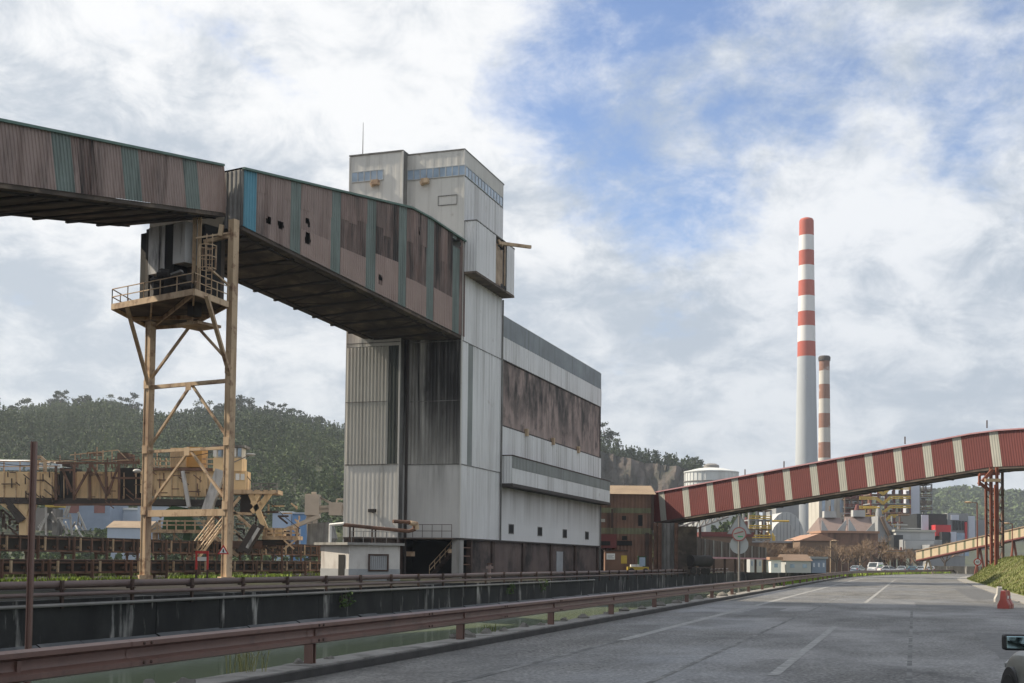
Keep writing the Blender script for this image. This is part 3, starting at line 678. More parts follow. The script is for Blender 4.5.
# tower windows: glass pane with its frame
def window(c, du, w_, h, n, dep=.05):
    g = MB(); g.obox(c+n*dep, du*w_, n*.02, Z*h); o = g.build('window', m_glass, TW)
    f = MB(); b = .07
    f.obox(c-du*b+n*dep-Z*b, du*(w_+2*b), n*.06, Z*b); f.obox(c-du*b+n*dep+Z*h, du*(w_+2*b), n*.06, Z*b); f.obox(c-du*b+n*dep, du*b, n*.06, Z*h); f.obox(c+du*w_+n*dep, du*b, n*.06, Z*h)
    f.build('frame', m_wframe, o)
for k in range(9): window(T(0, 5.75-k*.66, 38.05), -v, .56, .88, nL)
for k in range(5): window(T(-.95, 11.2-k*.67, 38.05), -v, .56, .88, nL)
for k in range(12): window(T(.35+k*.9, 0, 38.1), u, .78, .9, nR, -.02)
for t_, s_ in ((3.85, 0.), (8.6, -.95)):     # lamps on brackets under the window bands
    g = MB(); g.box(T(s_-.35, t_, 37.7), (.7, .5, .45), math.atan2(v.y, v.x)); g.beam(T(s_-.4, t_+.1, 37.8), T(s_, t_+.1, 38.1), .08); g.beam(T(s_-.25, t_, 37.7), T(s_-.25, t_+.5, 37.5), .35); g.build('floodlight', m_yel, TW)
g = MB(); g.tube(T(1, 11.1, 40.4), T(1, 11.1, 44.6), .05, 6, .02); g.build('aerial', m_beamd, TW)
g = MB()
for (ta, za, tb, zb) in ((2.6, 36.2, .7, 36.2), (2.6, 35.3, .7, 35.3), (2.6, 35.3, 2.6, 36.2), (.7, 35.3, .7, 36.2)): g.beam(T(-.045, ta, za), T(-.045, tb, zb), .05)
g.build('hatch_frame', m_gsheet, TW)
# high bay on the right face
BY = 1.25
g = MB(); g.corr(lambda x, h: T(.15, x, 28.8+4.8*h), -BY, 0, .3, .04, nL); g.build('bay_side', m_cladr, TW)
g = MB(); g.corr(lambda x, h: T(x, -BY, 28.8+4.8*h), .2, 5.6, .9, .03, nR); g.build('bay_front', m_cladr, TW)
g = MB(); g.corr(lambda x, h: T(x, -BY, 28.8+4.8*h), 9.0, 11.3, .9, .03, nR); g.build('bay_front', m_cladr, TW)
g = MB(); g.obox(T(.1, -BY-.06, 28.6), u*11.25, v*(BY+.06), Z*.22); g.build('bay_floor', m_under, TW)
g = MB(); g.obox(T(.1, -BY-.05, 33.62), u*11.3, v*(BY+.05), Z*.10); g.build('bay_roof', m_gsheet, TW)
g = MB(); g.obox(T(11.32, -BY, 28.85), u*.05, v*BY, Z*4.75); g.build('bay_side', m_cladr, TW)
m_wood = mat('weathered_boards', (.38, .29, .21), .85, var=.25, vs=1.4)
g = MB()
for k in range(5): g.obox(T(5.62+k*.5, -BY+.12+.02*(k % 2), 29.0+(.3 if k > 3 else 0)), u*.48, v*.05, Z*(4.2-.2*k))
g.obox(T(8.3, -BY-.03, 29.2), u*.25, v*.1, Z*4); g.build('board_infill', m_wood, TW)
g = MB(); g.beam(T(6.2, -BY-.1, 33.0), T(8.8, -BY-2.6, 33.05), .28, .3); g.beam(T(6.2, -BY-.1, 33.25), T(8.6, -BY+.4, 33.3), .2); g.build('hoist_beam', m_yel, TW)
# long hall
S0, S1, HH = 11.3, 52.0, 26.9
wallR('hall_band', S0, S1, 24.75, HH, m_band, 0, .36, .05, 'grey ribbed clerestory band')
wallR('hall_panel', S0, S1, 22.4, 24.72, m_cladr, -.03); wallR('sooty_wall', S0+.25, S1-.15, 15.6, 22.4, m_rustwin, .10, 1.4, .02, 'brown wall panel heavily streaked with soot')
g = MB(); g.obox(T(S0, -.02, 15.45), u*(S1-S0), v*.3, Z*.16); g.obox(T(S0, -.02, 22.3), u*(S1-S0), v*.2, Z*.1); g.obox(T(S0, -.02, 15.5), u*.25, v*.2, Z*6.9); g.obox(T(S1-.2, -.02, 15.5), u*.2, v*.2, Z*6.9); g.build('wall_frame', m_trim, TW)
for s_ in (19.5, 29.5, 40.5): g = MB(); g.box(T(s_, -.15, 15.6), (.5, .35, .8), math.atan2(u.y, u.x)); g.build('bracket', m_yel, TW)
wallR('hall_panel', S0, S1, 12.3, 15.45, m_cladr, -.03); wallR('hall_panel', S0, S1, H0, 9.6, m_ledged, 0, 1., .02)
LB = 1.25
g = MB(); g.corr(lambda x, h: T(11.35, x, 9.55+2.9*h), -LB, 0, .3, .04, nL); g.build('ledge_end', m_cladr, TW)
wallR('ledge_front', 11.4, 52.2, 9.55, 11.1, m_cladr, -LB, .5, .04); wallR('ledge_front', 11.4, 52.2, 11.12, 12.35, m_ledgeg, -LB, .5, .04, 'grey-green upper sheet of the ledge')
g = MB(); g.obox(T(11.3, -LB-.08, 12.36), u*41, v*(LB+.08), Z*.10); g.build('ledge_roof', m_rustd, TW)
g = MB(); g.obox(T(11.25, -LB-.12, 9.2), u*41.1, v*(LB+.12), Z*.34); g.build('ledge_floor', m_trim, TW)
g = MB(); g.obox(T(52.2, -LB, 9.55), u*.05, v*LB, Z*2.8); g.build('ledge_end', m_cladr, TW)
for s_ in (14.9, 25, 35.1, 45.3):
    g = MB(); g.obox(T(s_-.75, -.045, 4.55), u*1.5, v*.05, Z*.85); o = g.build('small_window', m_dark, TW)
    f = MB()
    for (a, z, w_, h) in ((-.85, 4.45, 1.7, .1), (-.85, 5.4, 1.7, .1), (-.85, 4.55, .1, .85), (.75, 4.55, .1, .85)): f.obox(T(s_+a, -.06, z), u*w_, v*.055, Z*h)
    f.build('frame', m_gsheet, o)
g = MB(); g.obox(T(S0, 0.1, HH), u*(S1-S0), v*(TE-.1), Z*.12); g.build('hall_roof', m_gsheet, TW)
g = MB(); g.obox(T(S1-.05, .05, 0), u*.06, v*TE, Z*HH); g.build('rear_wall', m_clad, TW)
g = MB(); g.obox(T(-.02, -.1, H0-.14), u*52, v*.08, Z*.16); g.obox(T(-.1, 0, H0-.14), u*.08, v*BK, Z*.16); g.obox(T(-1.1, BK, H0-.14), u*.08, v*(TE-BK), Z*.16); g.build('sill_beam', m_trim, TW)
g = MB(); g.obox(T(-.9, .3, H0-.02), u*52.5, v*11, -Z*.1); g.build('first_floor', m_under, TW)
# base storey
for s0, s1 in ((3.6, 9.3), (9.9, 19.2), (19.9, 29.6), (30.3, 40.0), (40.7, 50.9)):
    g = MB(); g.corr(lambda x, h: T(x, .22, 3.6*h), s0, s1, 2.3, .03, nR); g.build('base_wall', m_base, TW)
for s_ in (9.6, 19.55, 29.95, 40.35, 51.3): g = MB(); g.obox(T(s_-.36, .0, 0), u*.72, v*.5, Z*3.58); g.build('base_pillar', m_rustd, TW)
g = MB(); g.obox(T(0, 0, 0), u*1.1, v*.75, Z*3.58); g.build('base_pillar', m_conc, TW, label='pale concrete corner pillar')
g = MB(); g.obox(T(3.3, 0.05, 0), u*.35, v*.5, Z*3.58); g.build('base_pillar', m_rustd, TW)
for z in (1.2, 2.0, 2.8): g = MB(); g.obox(T(1.1, .15, z), u*2.2, v*.08, Z*.1); g.build('grille_bar', m_rust, TW)
g = MB(); g.obox(T(32.3, .12, .2), u*2.6, v*.08, Z*2.6); g.build('base_door', m_pumpg, TW, label='pale grey door')
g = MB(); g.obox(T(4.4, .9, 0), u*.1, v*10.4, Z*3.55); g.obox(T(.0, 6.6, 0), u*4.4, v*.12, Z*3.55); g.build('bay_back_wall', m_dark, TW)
g = MB(); g.obox(T(-.95, 5.7, 0), u*1., v*.3, Z*3.58); g.build('base_pillar', m_rustd, TW)
g = MB(); g.corr(lambda x, h: T(-.9, x, 3.6*h), 6.1, TE, 1.2, .02, nL); g.build('base_wall', m_base, TW)
st = MB(); p0, p1 = T(1.0, 3.4, .1), T(2.6, 1.4, 2.9)
for dv in (0, .8): st.beam(p0+u*dv, p1+u*dv, .08, .22)
for k in range(12): st.box(p0.lerp(p1, k/11.5)+u*.4, (.8, .25, .04), math.atan2(u.y, u.x))
o = st.build('stair', m_rustd, TW); hr = MB()
for hgt in (.55, 1.0): hr.beam(p0+Z*hgt, p1+Z*hgt, .07)
for k in range(6): q_ = p0.lerp(p1, k/5); hr.beam(q_, q_+Z*1.0, .06)
hr.build('handrail', m_yel, o)
g = MB(); g.box(T(.3, 1.0, 2.5), (.5, .3, .35)); g.box(T(.5, 5.2, 2.2), (.9, .3, .45)); g.build('wall_lamp', m_yel, TW)
bl = MB()
for z in (4.35, 4.95): bl.beam(T(-.75, .5, z), T(-.75, 5.4, z), .05)
for k in range(6): bl.beam(T(-.75, .5+k*.98, 3.75), T(-.75, .5+k*.98, 4.95), .05)
bl.build('balcony_railing', m_rustd, TW); g = MB(); g.obox(T(-.8, .4, 3.66), u*.8, v*5.1, Z*.07); g.build('balcony', m_rustd, TW)
g = MB(); g.box(T(-1.25, 8.4, 6.25), (.7, .35, .3), math.atan2(v.y, v.x)); g.beam(T(-1.2, 8.4, 6.1), T(-.95, 8.4, 6.1), .1); g.build('floodlight', m_beamd, TW)
# little orange hydrant-like stub at the base
t_ = thing('valve_stub', 'small pinkish pipe valve standing at the foot of the sooty tower base', 'valve', T(3.4, -1.8, 0)); g = MB(); g.tube(T(3.4, -1.8, 0), T(3.4, -1.8, 1.3), .16, 8); g.box(T(3.4, -1.8, 1.0), (.7, .3, .25)); g.build('body', m_pinkl, t_); g = MB(); g.lathe(T(3.4, -1.8, 1.3), [(.28, 0), (.28, .08), (.05, .12)], 10); g.build('handwheel', m_rust, t_)

# ------------------------------------------------------------------ galleries
def gallery(name, label, A, d, L, zb, zt, width, side, panels, pitch, amp, lean=0., mats=None, hole=None, ribs=3.2, roofm=None, edge=None, endwalls=True, underm=None, rows=1, oneside=True):
    t = thing(name, label, 'conveyor gallery', A+d*(L/2)+Z*zb(L/2)-Z*A.z)
    A = V((A.x, A.y, 0)); n = side; back = -side*width
    fn = lambda x, h: A+d*(x-lean*h*(zt(x)-zb(x)))+Z*(zb(x)+(zt(x)-zb(x))*h)
    for t0, t1, nm, m_, lab in panels:
        g = MB(); g.corr(fn, t0, t1, pitch, amp, n, rows=rows, hole=(lambda x, h: hole(x, h)) if hole else None); g.build(nm, m_, t, label=lab)
    N_ = max(2, int(L/3)); ts = [L*i/N_ for i in range(N_+1)]
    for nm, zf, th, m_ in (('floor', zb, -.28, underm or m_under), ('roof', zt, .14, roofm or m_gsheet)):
        g = MB()
        ov = .12 if nm == 'roof' else -.05
        for a, b in zip(ts[:-1], ts[1:]):
            sh = -lean*(zt(a)-zb(a)) if nm == 'roof' else 0
            p0, p1 = A+d*(a+sh)+Z*zf(a)+n*ov, A+d*(b+sh)+Z*zf(b)+n*ov; bb = back-n*(2*ov)
            g.add([p0, p1, p1+bb, p0+bb, p0+Z*th, p1+Z*th, p1+bb+Z*th, p0+bb+Z*th], [(0, 1, 2, 3), (7, 6, 5, 4), (0, 4, 5, 1), (2, 6, 7, 3)])
        g.build(nm, m_, t)
    g = MB()
    for a, b in zip(ts[:-1], ts[1:]): g.add([fn(a, 0)+back, fn(b, 0)+back, fn(b, 1)+back, fn(a, 1)+back], [(0, 1, 2, 3)])
    g.build('rear_cladding', m_pink if not mats else mats, t)
    if edge:
        g = MB()
        for a, b in zip(ts[:-1], ts[1:]): g.beam(fn(a, 1)+n*.12+Z*.05, fn(b, 1)+n*.12+Z*.05, .22, .16)
        g.build('roof_edge', edge, t)
    g = MB(); x = ribs/2; k = 0
    while x < L and k < 60:
        p_ = A+d*x+Z*(zb(x)-.22); g.beam(p_+back*.06, p_+back, .22, .4); x += ribs; k += 1
    g.build('floor_beam', m_beamd, t)
    for fr in (.10, .90):
        g = MB()
        for a, b in zip(ts[:-1], ts[1:]): g.beam(A+d*a+Z*(zb(a)-.2)+back*fr, A+d*b+Z*(zb(b)-.2)+back*fr, .2, .35)
        g.build('edge_girder', m_beamd, t)
    g = MB(); x = 0; fl = 0
    while x+ribs < L:
        p_, q_ = A+d*x+Z*(zb(x)-.25), A+d*(x+ribs)+Z*(zb(x+ribs)-.25)
        g.beam(p_+back*(.05 if fl else .95), q_+back*(.95 if fl else .05), .12, .12); x += ribs; fl = 1-fl
    g.build('floor_brace', m_beamd, t)
    return t, fn
SBt = thing('shade_block', 'tall plain grey metal-clad block added out of view left of the climbing conveyor gallery to shade the near road', 'building', (-66, 47, 0))  # added block outside the view, sized so its shadow covers the near road
for (o_, d_, n_, l_) in ((V((-52, 18, 0)), V((0, 1, 0)), V((1, 0, 0)), 52), (V((-84, 18, 0)), V((1, 0, 0)), V((0, -1, 0)), 32), (V((-84, 70, 0)), V((1, 0, 0)), V((0, 1, 0)), 32), (V((-84, 18, 0)), V((0, 1, 0)), V((-1, 0, 0)), 52)):
    for z0, z1, m_ in ((0, 5, m_base), (5, 24, m_cladg), (24.05, 62, m_clad)):
        g = MB(); g.corr(lambda x, h: o_+d_*x+Z*(z0+(z1-z0)*h), 0, l_, .9, .06, n_); g.build('wall_panel', m_, SBt)
g = MB(); g.obox((-84.2, 17.8, 62), (32.4, 0, 0), (0, 52.4, 0), (0, 0, .3)); g.build('roof', m_gsheet, SBt)
# right-hand gallery into the tower
GA = V((-19.99, 88.0, 0)); GD = V((C0.x-GA.x, C0.y-GA.y, 0)); GL = GD.length; GD.normalize(); GN = V((GD.y, -GD.x, 0))
zb1 = lambda x: 25.92-.1080*x
zt1 = lambda x: 30.05+.1212*x if x < 22.2 else 32.74-.135*(x-22.2)
def tpx(zx, zy=330.): px, py = 220+zx/2.847, 120+zy/2.847; q_ = ONP(px, py, GA, GD); return (q_-GA).dot(GD)
def holes1(x, h):
    z = zb1(x)+(zt1(x)-zb1(x))*h
    for (zx, zy, hw, hz) in ((138, 287, .28, .28), (172, 299, .36, .32), (249, 291, .32, .26), (249, 337, .38, .52), (455, 450, .32, .30), (675, 350, .75, .45), (648, 550, .22, .25), (567, 318, .12, .3)):
        q_ = ONP(220+zx/2.847, 120+zy/2.847, GA, GD)
        dx, dz = ((q_-GA).dot(GD)-x)/hw, (q_.z-z)/hz
        if abs(dx)**2.5+abs(dz)**2.5+.3*math.sin(9*x+7*z) < 1: return True
    return False
bnds = [0, 65, 103, 200, 230, 316, 343, 416, 442, 507, 530, 587, 608, 662, 680, 697]
tb = [tpx(b, 150+b*.45) if b else 0 for b in bnds]; tb[0] = 0; tb[-1] = GL+.35; tb[1] = max(tb[1], .15)
pl = []
for i in range(1, len(tb)-1):
    if i == 1: nm, m_, lb_ = 'blue_panel', m_blue, 'bright blue panel at the left end'
    elif i % 2: nm, m_, lb_ = 'green_panel', m_green, None
    else: nm, m_, lb_ = 'pink_panel', (m_pink if i < 5 else m_pink2), None
    pl.append((tb[i], tb[i+1], nm, m_, lb_))
pl.insert(0, (0, tb[1], 'grey_panel', m_gsheet, None))
gt, gfn = gallery('conveyor_gallery', 'high pink and green sheeted conveyor gallery with scorched holes, sloping into the grey tower', GA, GD, GL+.4, zb1, zt1, 9.4, GN, pl, .28, .05, 0, None, holes1, 2.6, edge=m_edge, rows=26)
# lower row of brighter replacement sheets overlapping the bottom of the wall
for i in range(4, len(tb)-2, 2):
    x0, x1 = tb[i]+.02, tb[i+1]-.02; fr = (.36, .33, .42, .30, .34, .22)[(i//2-2) % 6]
    g = MB(); g.corr(lambda x, h: gfn(x, .0+fr*h)+GN*.03, x0, x1, .28, .05, GN, rows=4, hole=lambda x, h: holes1(x, fr*h)); g.build('replacement_sheet', m_pinkl, gt, label='cleaner pink sheet along the bottom edge')
for i in range(2, len(tb)-2, 2):
    x0 = tb[i]; 
    while x0 < tb[i+1]-.1:
        x1 = min(x0+1.05, tb[i+1]); hh_ = random.choice((.62, .66, .7)); 
        if random.random() < .6:
            g = MB(); dz = random.uniform(0, .05); g.corr(lambda x, h: gfn(x, hh_+dz+(.985-hh_-dz)*h)+GN*.035, x0+.01, x1-.01, .28, .05, GN, rows=10, hole=lambda x, h: holes1(x, hh_+dz+(.985-hh_-dz)*h)); g.build('upper_sheet', m_pink3 if i > 4 else m_pink, gt)
        x0 = x1
# left end wall of that gallery
g = MB(); g.corr(lambda x, h: GA-GN*x+Z*(zb1(0)-.1+(zt1(0)-zb1(0)+.1)*h), 0, 1.7, .42, .05, -GD); g.build('end_wall', m_gsheet, gt)
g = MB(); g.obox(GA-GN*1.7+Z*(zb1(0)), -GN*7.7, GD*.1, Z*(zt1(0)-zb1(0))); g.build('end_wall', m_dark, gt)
# left-hand gallery climbing in from the left
SA = GA-GN*1.5; zq = lambda x: 27.05+.2018*(x-.2); LL_ = 62.
LA = SA-u*LL_
def lt(px, py): return (ONP(px, py, SA, u)-SA).dot(u)+LL_
zb2 = lambda x: zq(x-LL_); zt2 = lambda x: zb2(x)+3.3
pb_ = [lt(0, 180)-22, lt(-130, 165), lt(-118, 165), lt(-70, 172), lt(-52, 172), lt(56, 189), lt(75, 191), lt(80.5, 190), lt(98, 195), lt(125, 198), lt(142, 201), lt(186, 206), lt(200, 208), LL_+.2]
kinds = [m_pink, m_green, m_pink, m_green, m_pink, m_green, m_pink, m_pink2, m_pink, m_green, m_pink, m_green, m_pinkl]
pl = [(pb_[i], pb_[i+1], 'green_panel' if kinds[i] is m_green else 'pink_panel', kinds[i], None) for i in range(len(kinds))]
gt2, gfn2 = gallery('conveyor_gallery', 'pinkish corrugated conveyor gallery climbing in from the left edge to the steel support', LA, u, LL_, zb2, zt2, 9.4, -v, pl, .30, .05, .2018, None, None, 3.4, edge=m_edge)

# ------------------------------------------------------------------ steel support tower under the junction
TS = thing('support_tower', 'ochre steel trestle tower with railed platform carrying the conveyor junction', 'steel tower', (-23.5, 88.5, 0))
nn = -GN                                       # towards the far-left leg
RL = V((-20.36, 87.33, 0)); LLg = RL+nn*8.2; m_leg = m_yel
def leg(p, top): g = MB(); g.obox(p-nn*.25-GD*.24, nn*.50, GD*.48, Z*top); g.obox(p-nn*.27-GD*.28, nn*.07, GD*.56, Z*top); g.obox(p+nn*.20-GD*.28, nn*.07, GD*.56, Z*top); g.box(p+Z*.15, (1., 1., .3), .5); g.build('leg', m_leg, TS)
leg(RL, 26.1); leg(LLg, 19.4)
RB = RL-GN*0+GD*5.5; LBk = LLg+GD*5.5
def zat(px, py, pt, dr): return ONP(px, py, pt, dr).z
def br(a, b, w_=.18, nm='brace'): g = MB(); g.beam(a, b, w_, w_*.9); g.build(nm, m_leg, TS)
ML = RL.lerp(LLg, .5); M2 = RL.lerp(LLg, .47)
zs1, zs2, zs3 = 14.4, 9.55, 4.9
br(RL+Z*zs1, LLg+Z*zs1, .3, 'strut'); br(RL+Z*zs2, LLg+Z*zs2, .24, 'strut'); br(RL+Z*zs3, LLg+Z*zs3, .55, 'strut')
br(M2+Z*19.0, LLg+Z*14.9); br(M2+Z*19.0, RL+Z*15.6); br(M2+Z*zs1, LLg+Z*9.7); br(M2+Z*zs1, RL+Z*10.1); br(M2+Z*zs2, LLg+Z*5.2); br(M2+Z*zs2, RL+Z*5.6)
for q_ in (LLg+Z*14.6, RL+Z*15.2, LLg+Z*9.7, RL+Z*10.0, LLg+Z*5.1, RL+Z*5.4, M2+Z*14.2, M2+Z*9.4, M2+Z*18.8):
    g = MB(); g.obox(q_-nn*.27-GD*.33-Z*.3, nn*.54, GD*.03, Z*.6); g.build('gusset_plate', m_leg, TS)
# platform
pz = 19.95; PN = V((-21.73, 82.3, 0)); dL = V((-7.25, 5.05, 0)); dR = V((1.9, 3.1, 0)); dLn = dL.normalized(); dRn = V((-dLn.y, dLn.x, 0)); 
if dRn.y < 0: dRn = -dRn
PL_ = 8.85; PD = 3.3
PP = [G(px, py, pz) for px, py in ((194, 289), (228, 302), (192, 322), (150, 325), (112, 304.5))]
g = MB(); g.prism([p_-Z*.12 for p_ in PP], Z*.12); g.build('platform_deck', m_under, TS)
g = MB()
for i in range(5): g.beam(PP[i]-Z*.18, PP[(i+1) % 5]-Z*.18, .12, .42)
g.beam(PP[0]-Z*.3, PP[3]-Z*.3, .12, .3); g.beam(PP[0]-Z*.3, PP[2]-Z*.3, .12, .3); g.beam(PP[1].lerp(PP[2], .5)-Z*.3, PP[4].lerp(PP[3], .5)-Z*.3, .12, .3); g.beam(PP[4].lerp(PP[0], .5)-Z*.3, PP[3]-Z*.3, .12, .3)
g.build('platform_beam', m_yel, TS)
rl = MB()
for i, j in ((4, 0), (0, 1), (4, 3)):
    a, b = PP[i], PP[j]
    for hz in (.55, 1.12): rl.beam(a+Z*hz, b+Z*hz, .06)
    n = max(2, round((b-a).length/1.7))
    for k in range(n+1): rl.beam(a.lerp(b, k/n), a.lerp(b, k/n)+Z*1.12, .06)
rl.build('railing', m_yel, TS)
br(PN+dLn*(PL_-1.2)+dRn*.3+Z*(pz-.3), LLg+Z*14.4, .24); br(PN+dRn*1.0+Z*(pz-.3), RL+Z*14.6, .26)
br(RL+Z*21.2-GD*.3, P(209, 268, 84.2), .14)
g = MB(); g.obox(PN+dLn*3.4+dRn*3.2+Z*(pz-1.5), dLn*2.4, dRn*2.2, Z*.2); g.build('lower_deck', m_yel, TS)
g = MB(); g.obox(PN+dLn*2.9+dRn*2.4+Z*(pz-1.1), dLn*.7, dRn*.7, Z*1.); g.build('hopper_outlet', m_beamd, TS)
# chutes, posts and drives on the platform
m_chute = mat('pale_chute', (.50, .50, .50), .4, var=.12, vs=.5, streak=(SOOT, .85, 1.2, .2, .48, .66))
def chute(px, w_, dd, m_, z0=None, nm='chute', dep=1.6):
    b = P(px, 290, 85.5+dd); b = V((b.x, b.y, 0)); g = MB()
    g.obox(b+dLn*(-w_/2)+Z*(z0 or pz+.9), dLn*w_, dRn*dep, Z*(26.0-(z0 or pz+.9))); g.build(nm, m_, TS)
chute(146.5, .35, 4.2, m_beamd, pz); chute(152.5, 1.15, 3.6, m_chute, 20.9+1.6); chute(161, .55, 3.2, m_chute, 22.2); chute(168.5, 1.0, 2.8, m_dark, pz, 'chute', 2.0); chute(178, 1.3, 2.2, m_chute, 23.0); chute(189, 1.9, 3.4, m_under, pz+.2, 'chute', 2.5); chute(197, 1.4, 2.9, m_dark, 20.2)
chute(150, 2.4, 4.9, m_dark, pz+.0, 'drive_housing', .6)
for px, m_ in ((193.5, m_yel), (198.5, m_yel)):
    b = P(px, 285, 87.3); g = MB(); g.ibeam(V((b.x, b.y, pz)), V((b.x, b.y, 26.3)), .24, .24, (1, 0, 0), .04); g.build('post', m_, TS)
mach = MB()
for px, z0, sx, sz in ((158, pz, .9, 1.6), (163, pz, .6, 2.2), (169, pz, 1.0, 1.7), (175, pz, .8, 1.4), (182, pz, 1.1, 1.9), (187, pz, .7, 1.2)):
    b = P(px, 290, 86.3); mach.box((b.x, b.y, z0+sz/2), (sx, .8, sz), .6); mach.tube((b.x-.3, b.y-.3, z0+sz*.8), (b.x+.5, b.y-.5, z0+sz*.8), .22, 8)
mach.build('drive_unit', m_beamd, TS)
g = MB(); b = P(172, 275, 85.5); g.beam(b, P(182, 271, 85.3), .4, .15); g.beam(P(150, 283, 86.2), P(163, 280, 86), .3, .1); g.build('duct', m_pipeg, TS)
cg = MB(); cc = P(207.5, 256, 83.6)
for z in (-.9, -.1, .7):
    for k in range(8):
        a0_, a1_ = 6.283*k/8, 6.283*(k+1)/8; cg.beam(cc+V((.62*math.cos(a0_), .62*math.sin(a0_), z)), cc+V((.62*math.cos(a1_), .62*math.sin(a1_), z)), .05)
for k in range(8): a0_ = 6.283*k/8; cg.beam(cc+V((.62*math.cos(a0_), .62*math.sin(a0_), -.9)), cc+V((.62*math.cos(a0_), .62*math.sin(a0_), .7)), .045)
cg.build('ladder_cage', m_yel, TS)
g = MB()
for dx in (-.2, .2): g.beam(V((cc.x+dx, cc.y+.5, pz)), V((cc.x+dx, cc.y+.5, 24.2)), .06)
for k in range(12): g.beam(V((cc.x-.2, cc.y+.5, pz+.35*k)), V((cc.x+.2, cc.y+.5, pz+.35*k)), .04)
g.build('ladder', m_yel, TS)
g = MB(); g.beam(P(204, 242, 87.5), RL+Z*25.0, .3, .25); g.beam(P(196, 238, 86.5), RL+Z*25.2, .12); g.beam(P(220, 236, 87), P(222, 225, 87), .3); g.build('head_beam', m_yel, TS)
g = MB(); g.box(RL-GD*.55+Z*10.2, (.05, .05, .05)); 

# ------------------------------------------------------------------ pump house
pc = G(348.5, 580.5); ra = V((.86, .51, 0)).normalized(); la = V((-.74, .67, 0)).normalized()
PH = thing('pump_house', 'small dirty white flat-roofed pump house with a barred window beside the canal', 'building', pc)
W1, W2, HP = 4.35, 3.4, 2.75
far = pc+ra*W1+la*W2
g = MB(); g.prism([pc+Z*.9, pc+ra*W1+Z*.9, far+Z*.9, pc+la*W2+Z*.9], Z*(HP-.9)); g.build('wall', m_pump, PH)
g = MB(); e = .02; g.prism([pc-(ra+la)*e*2, pc+ra*(W1+e)-la*e, far+(ra+la)*e, pc+la*(W2+e)-ra*e], Z*.9); g.build('plinth', m_pumpg, PH)
ov = .28; g = MB(); g.prism([pc-(ra+la)*ov*1.6+Z*HP, pc+ra*(W1+.2)-la*ov+Z*HP, far+(ra+la)*ov+Z*HP, pc+la*(W2+.5)-ra*ov+Z*HP], Z*.2); g.build('roof', m_conc, PH)
nr = V((ra.y, -ra.x, 0)); nl = V((-la.y, la.x, 0))
if nl.y > 0: nl = -nl
if nr.y > 0: nr = -nr
g = MB(); g.obox(pc+ra*1.75+nr*.03+Z*.85, ra*1.45, nr*.03, Z*1.1); o = g.build('window', m_pumpg, PH)
f = MB()
for k in range(8): f.obox(pc+ra*(1.85+.17*k)+nr*.06+Z*.9, ra*.03, nr*.02, Z*1.0)
f.build('bar', m_pipeg, o)
f = MB()
for (x, z, w_, h) in ((1.62, .72, 1.72, .13), (1.62, 1.95, 1.72, .13), (1.62, .85, .13, 1.1), (3.21, .85, .13, 1.1)): f.obox(pc+ra*x+nr*.025+Z*z, ra*w_, nr*.09, Z*h)
f.build('frame', m_rustd, o)
g = MB(); g.obox(pc+la*.45+nl*.03+Z*.05, la*.75, nl*.02, Z*1.95); g.build('door', m_dark, PH)
t = thing('roof_pipes', 'rusty pipes with elbow bend and rails above the pump house roof', 'pipes', pc+Z*3)
g = MB(); g.path([pc+la*2.6+ra*.2+Z*2.95, pc+la*2.6+ra*.2+Z*4.35, pc+la*1.5+ra*.6+Z*4.45], .11, 8); g.build('vent_pipe', m_white, t)
g = MB(); g.path([pc+la*1.6+ra*.6+Z*4.35, pc+ra*2.5+la*1.4+Z*4.2, pc+ra*6.0+la*1.2+Z*3.95, pc+ra*6.5+la*1.2+Z*4.1, pc+ra*6.5+la*1.2+Z*4.6, pc+ra*6.1+la*1.2+Z*4.68, pc+ra*4.6+la*1.2+Z*4.72], .15, 10); g.build('rusty_pipe', m_rust, t)
g = MB(); g.path([pc+ra*6.05+la*1.1+Z*4.62, pc+ra*6.6+la*1.1+Z*4.55, pc+ra*6.65+la*1.1+Z*4.1], .2, 10); g.build('elbow', m_yel, t)
for k, x in enumerate((1.0, 1.3, 2.9, 3.2)):
    g = MB(); g.beam(pc+ra*x+la*1.35+Z*2.95, pc+ra*x+la*1.35+Z*4.2, .12); g.build('stand', m_rustd, t)
g = MB()
for z in (3.4, 3.85): g.beam(pc+la*1.0+ra*.9+Z*z, pc+ra*5+la*1.0+Z*z, .045)
for k in range(5): g.beam(pc+la*1.0+ra*(.9+k)+Z*2.95, pc+la*1.0+ra*(.9+k)+Z*3.85, .045)
g.build('roof_rail', m_pipeg, t)

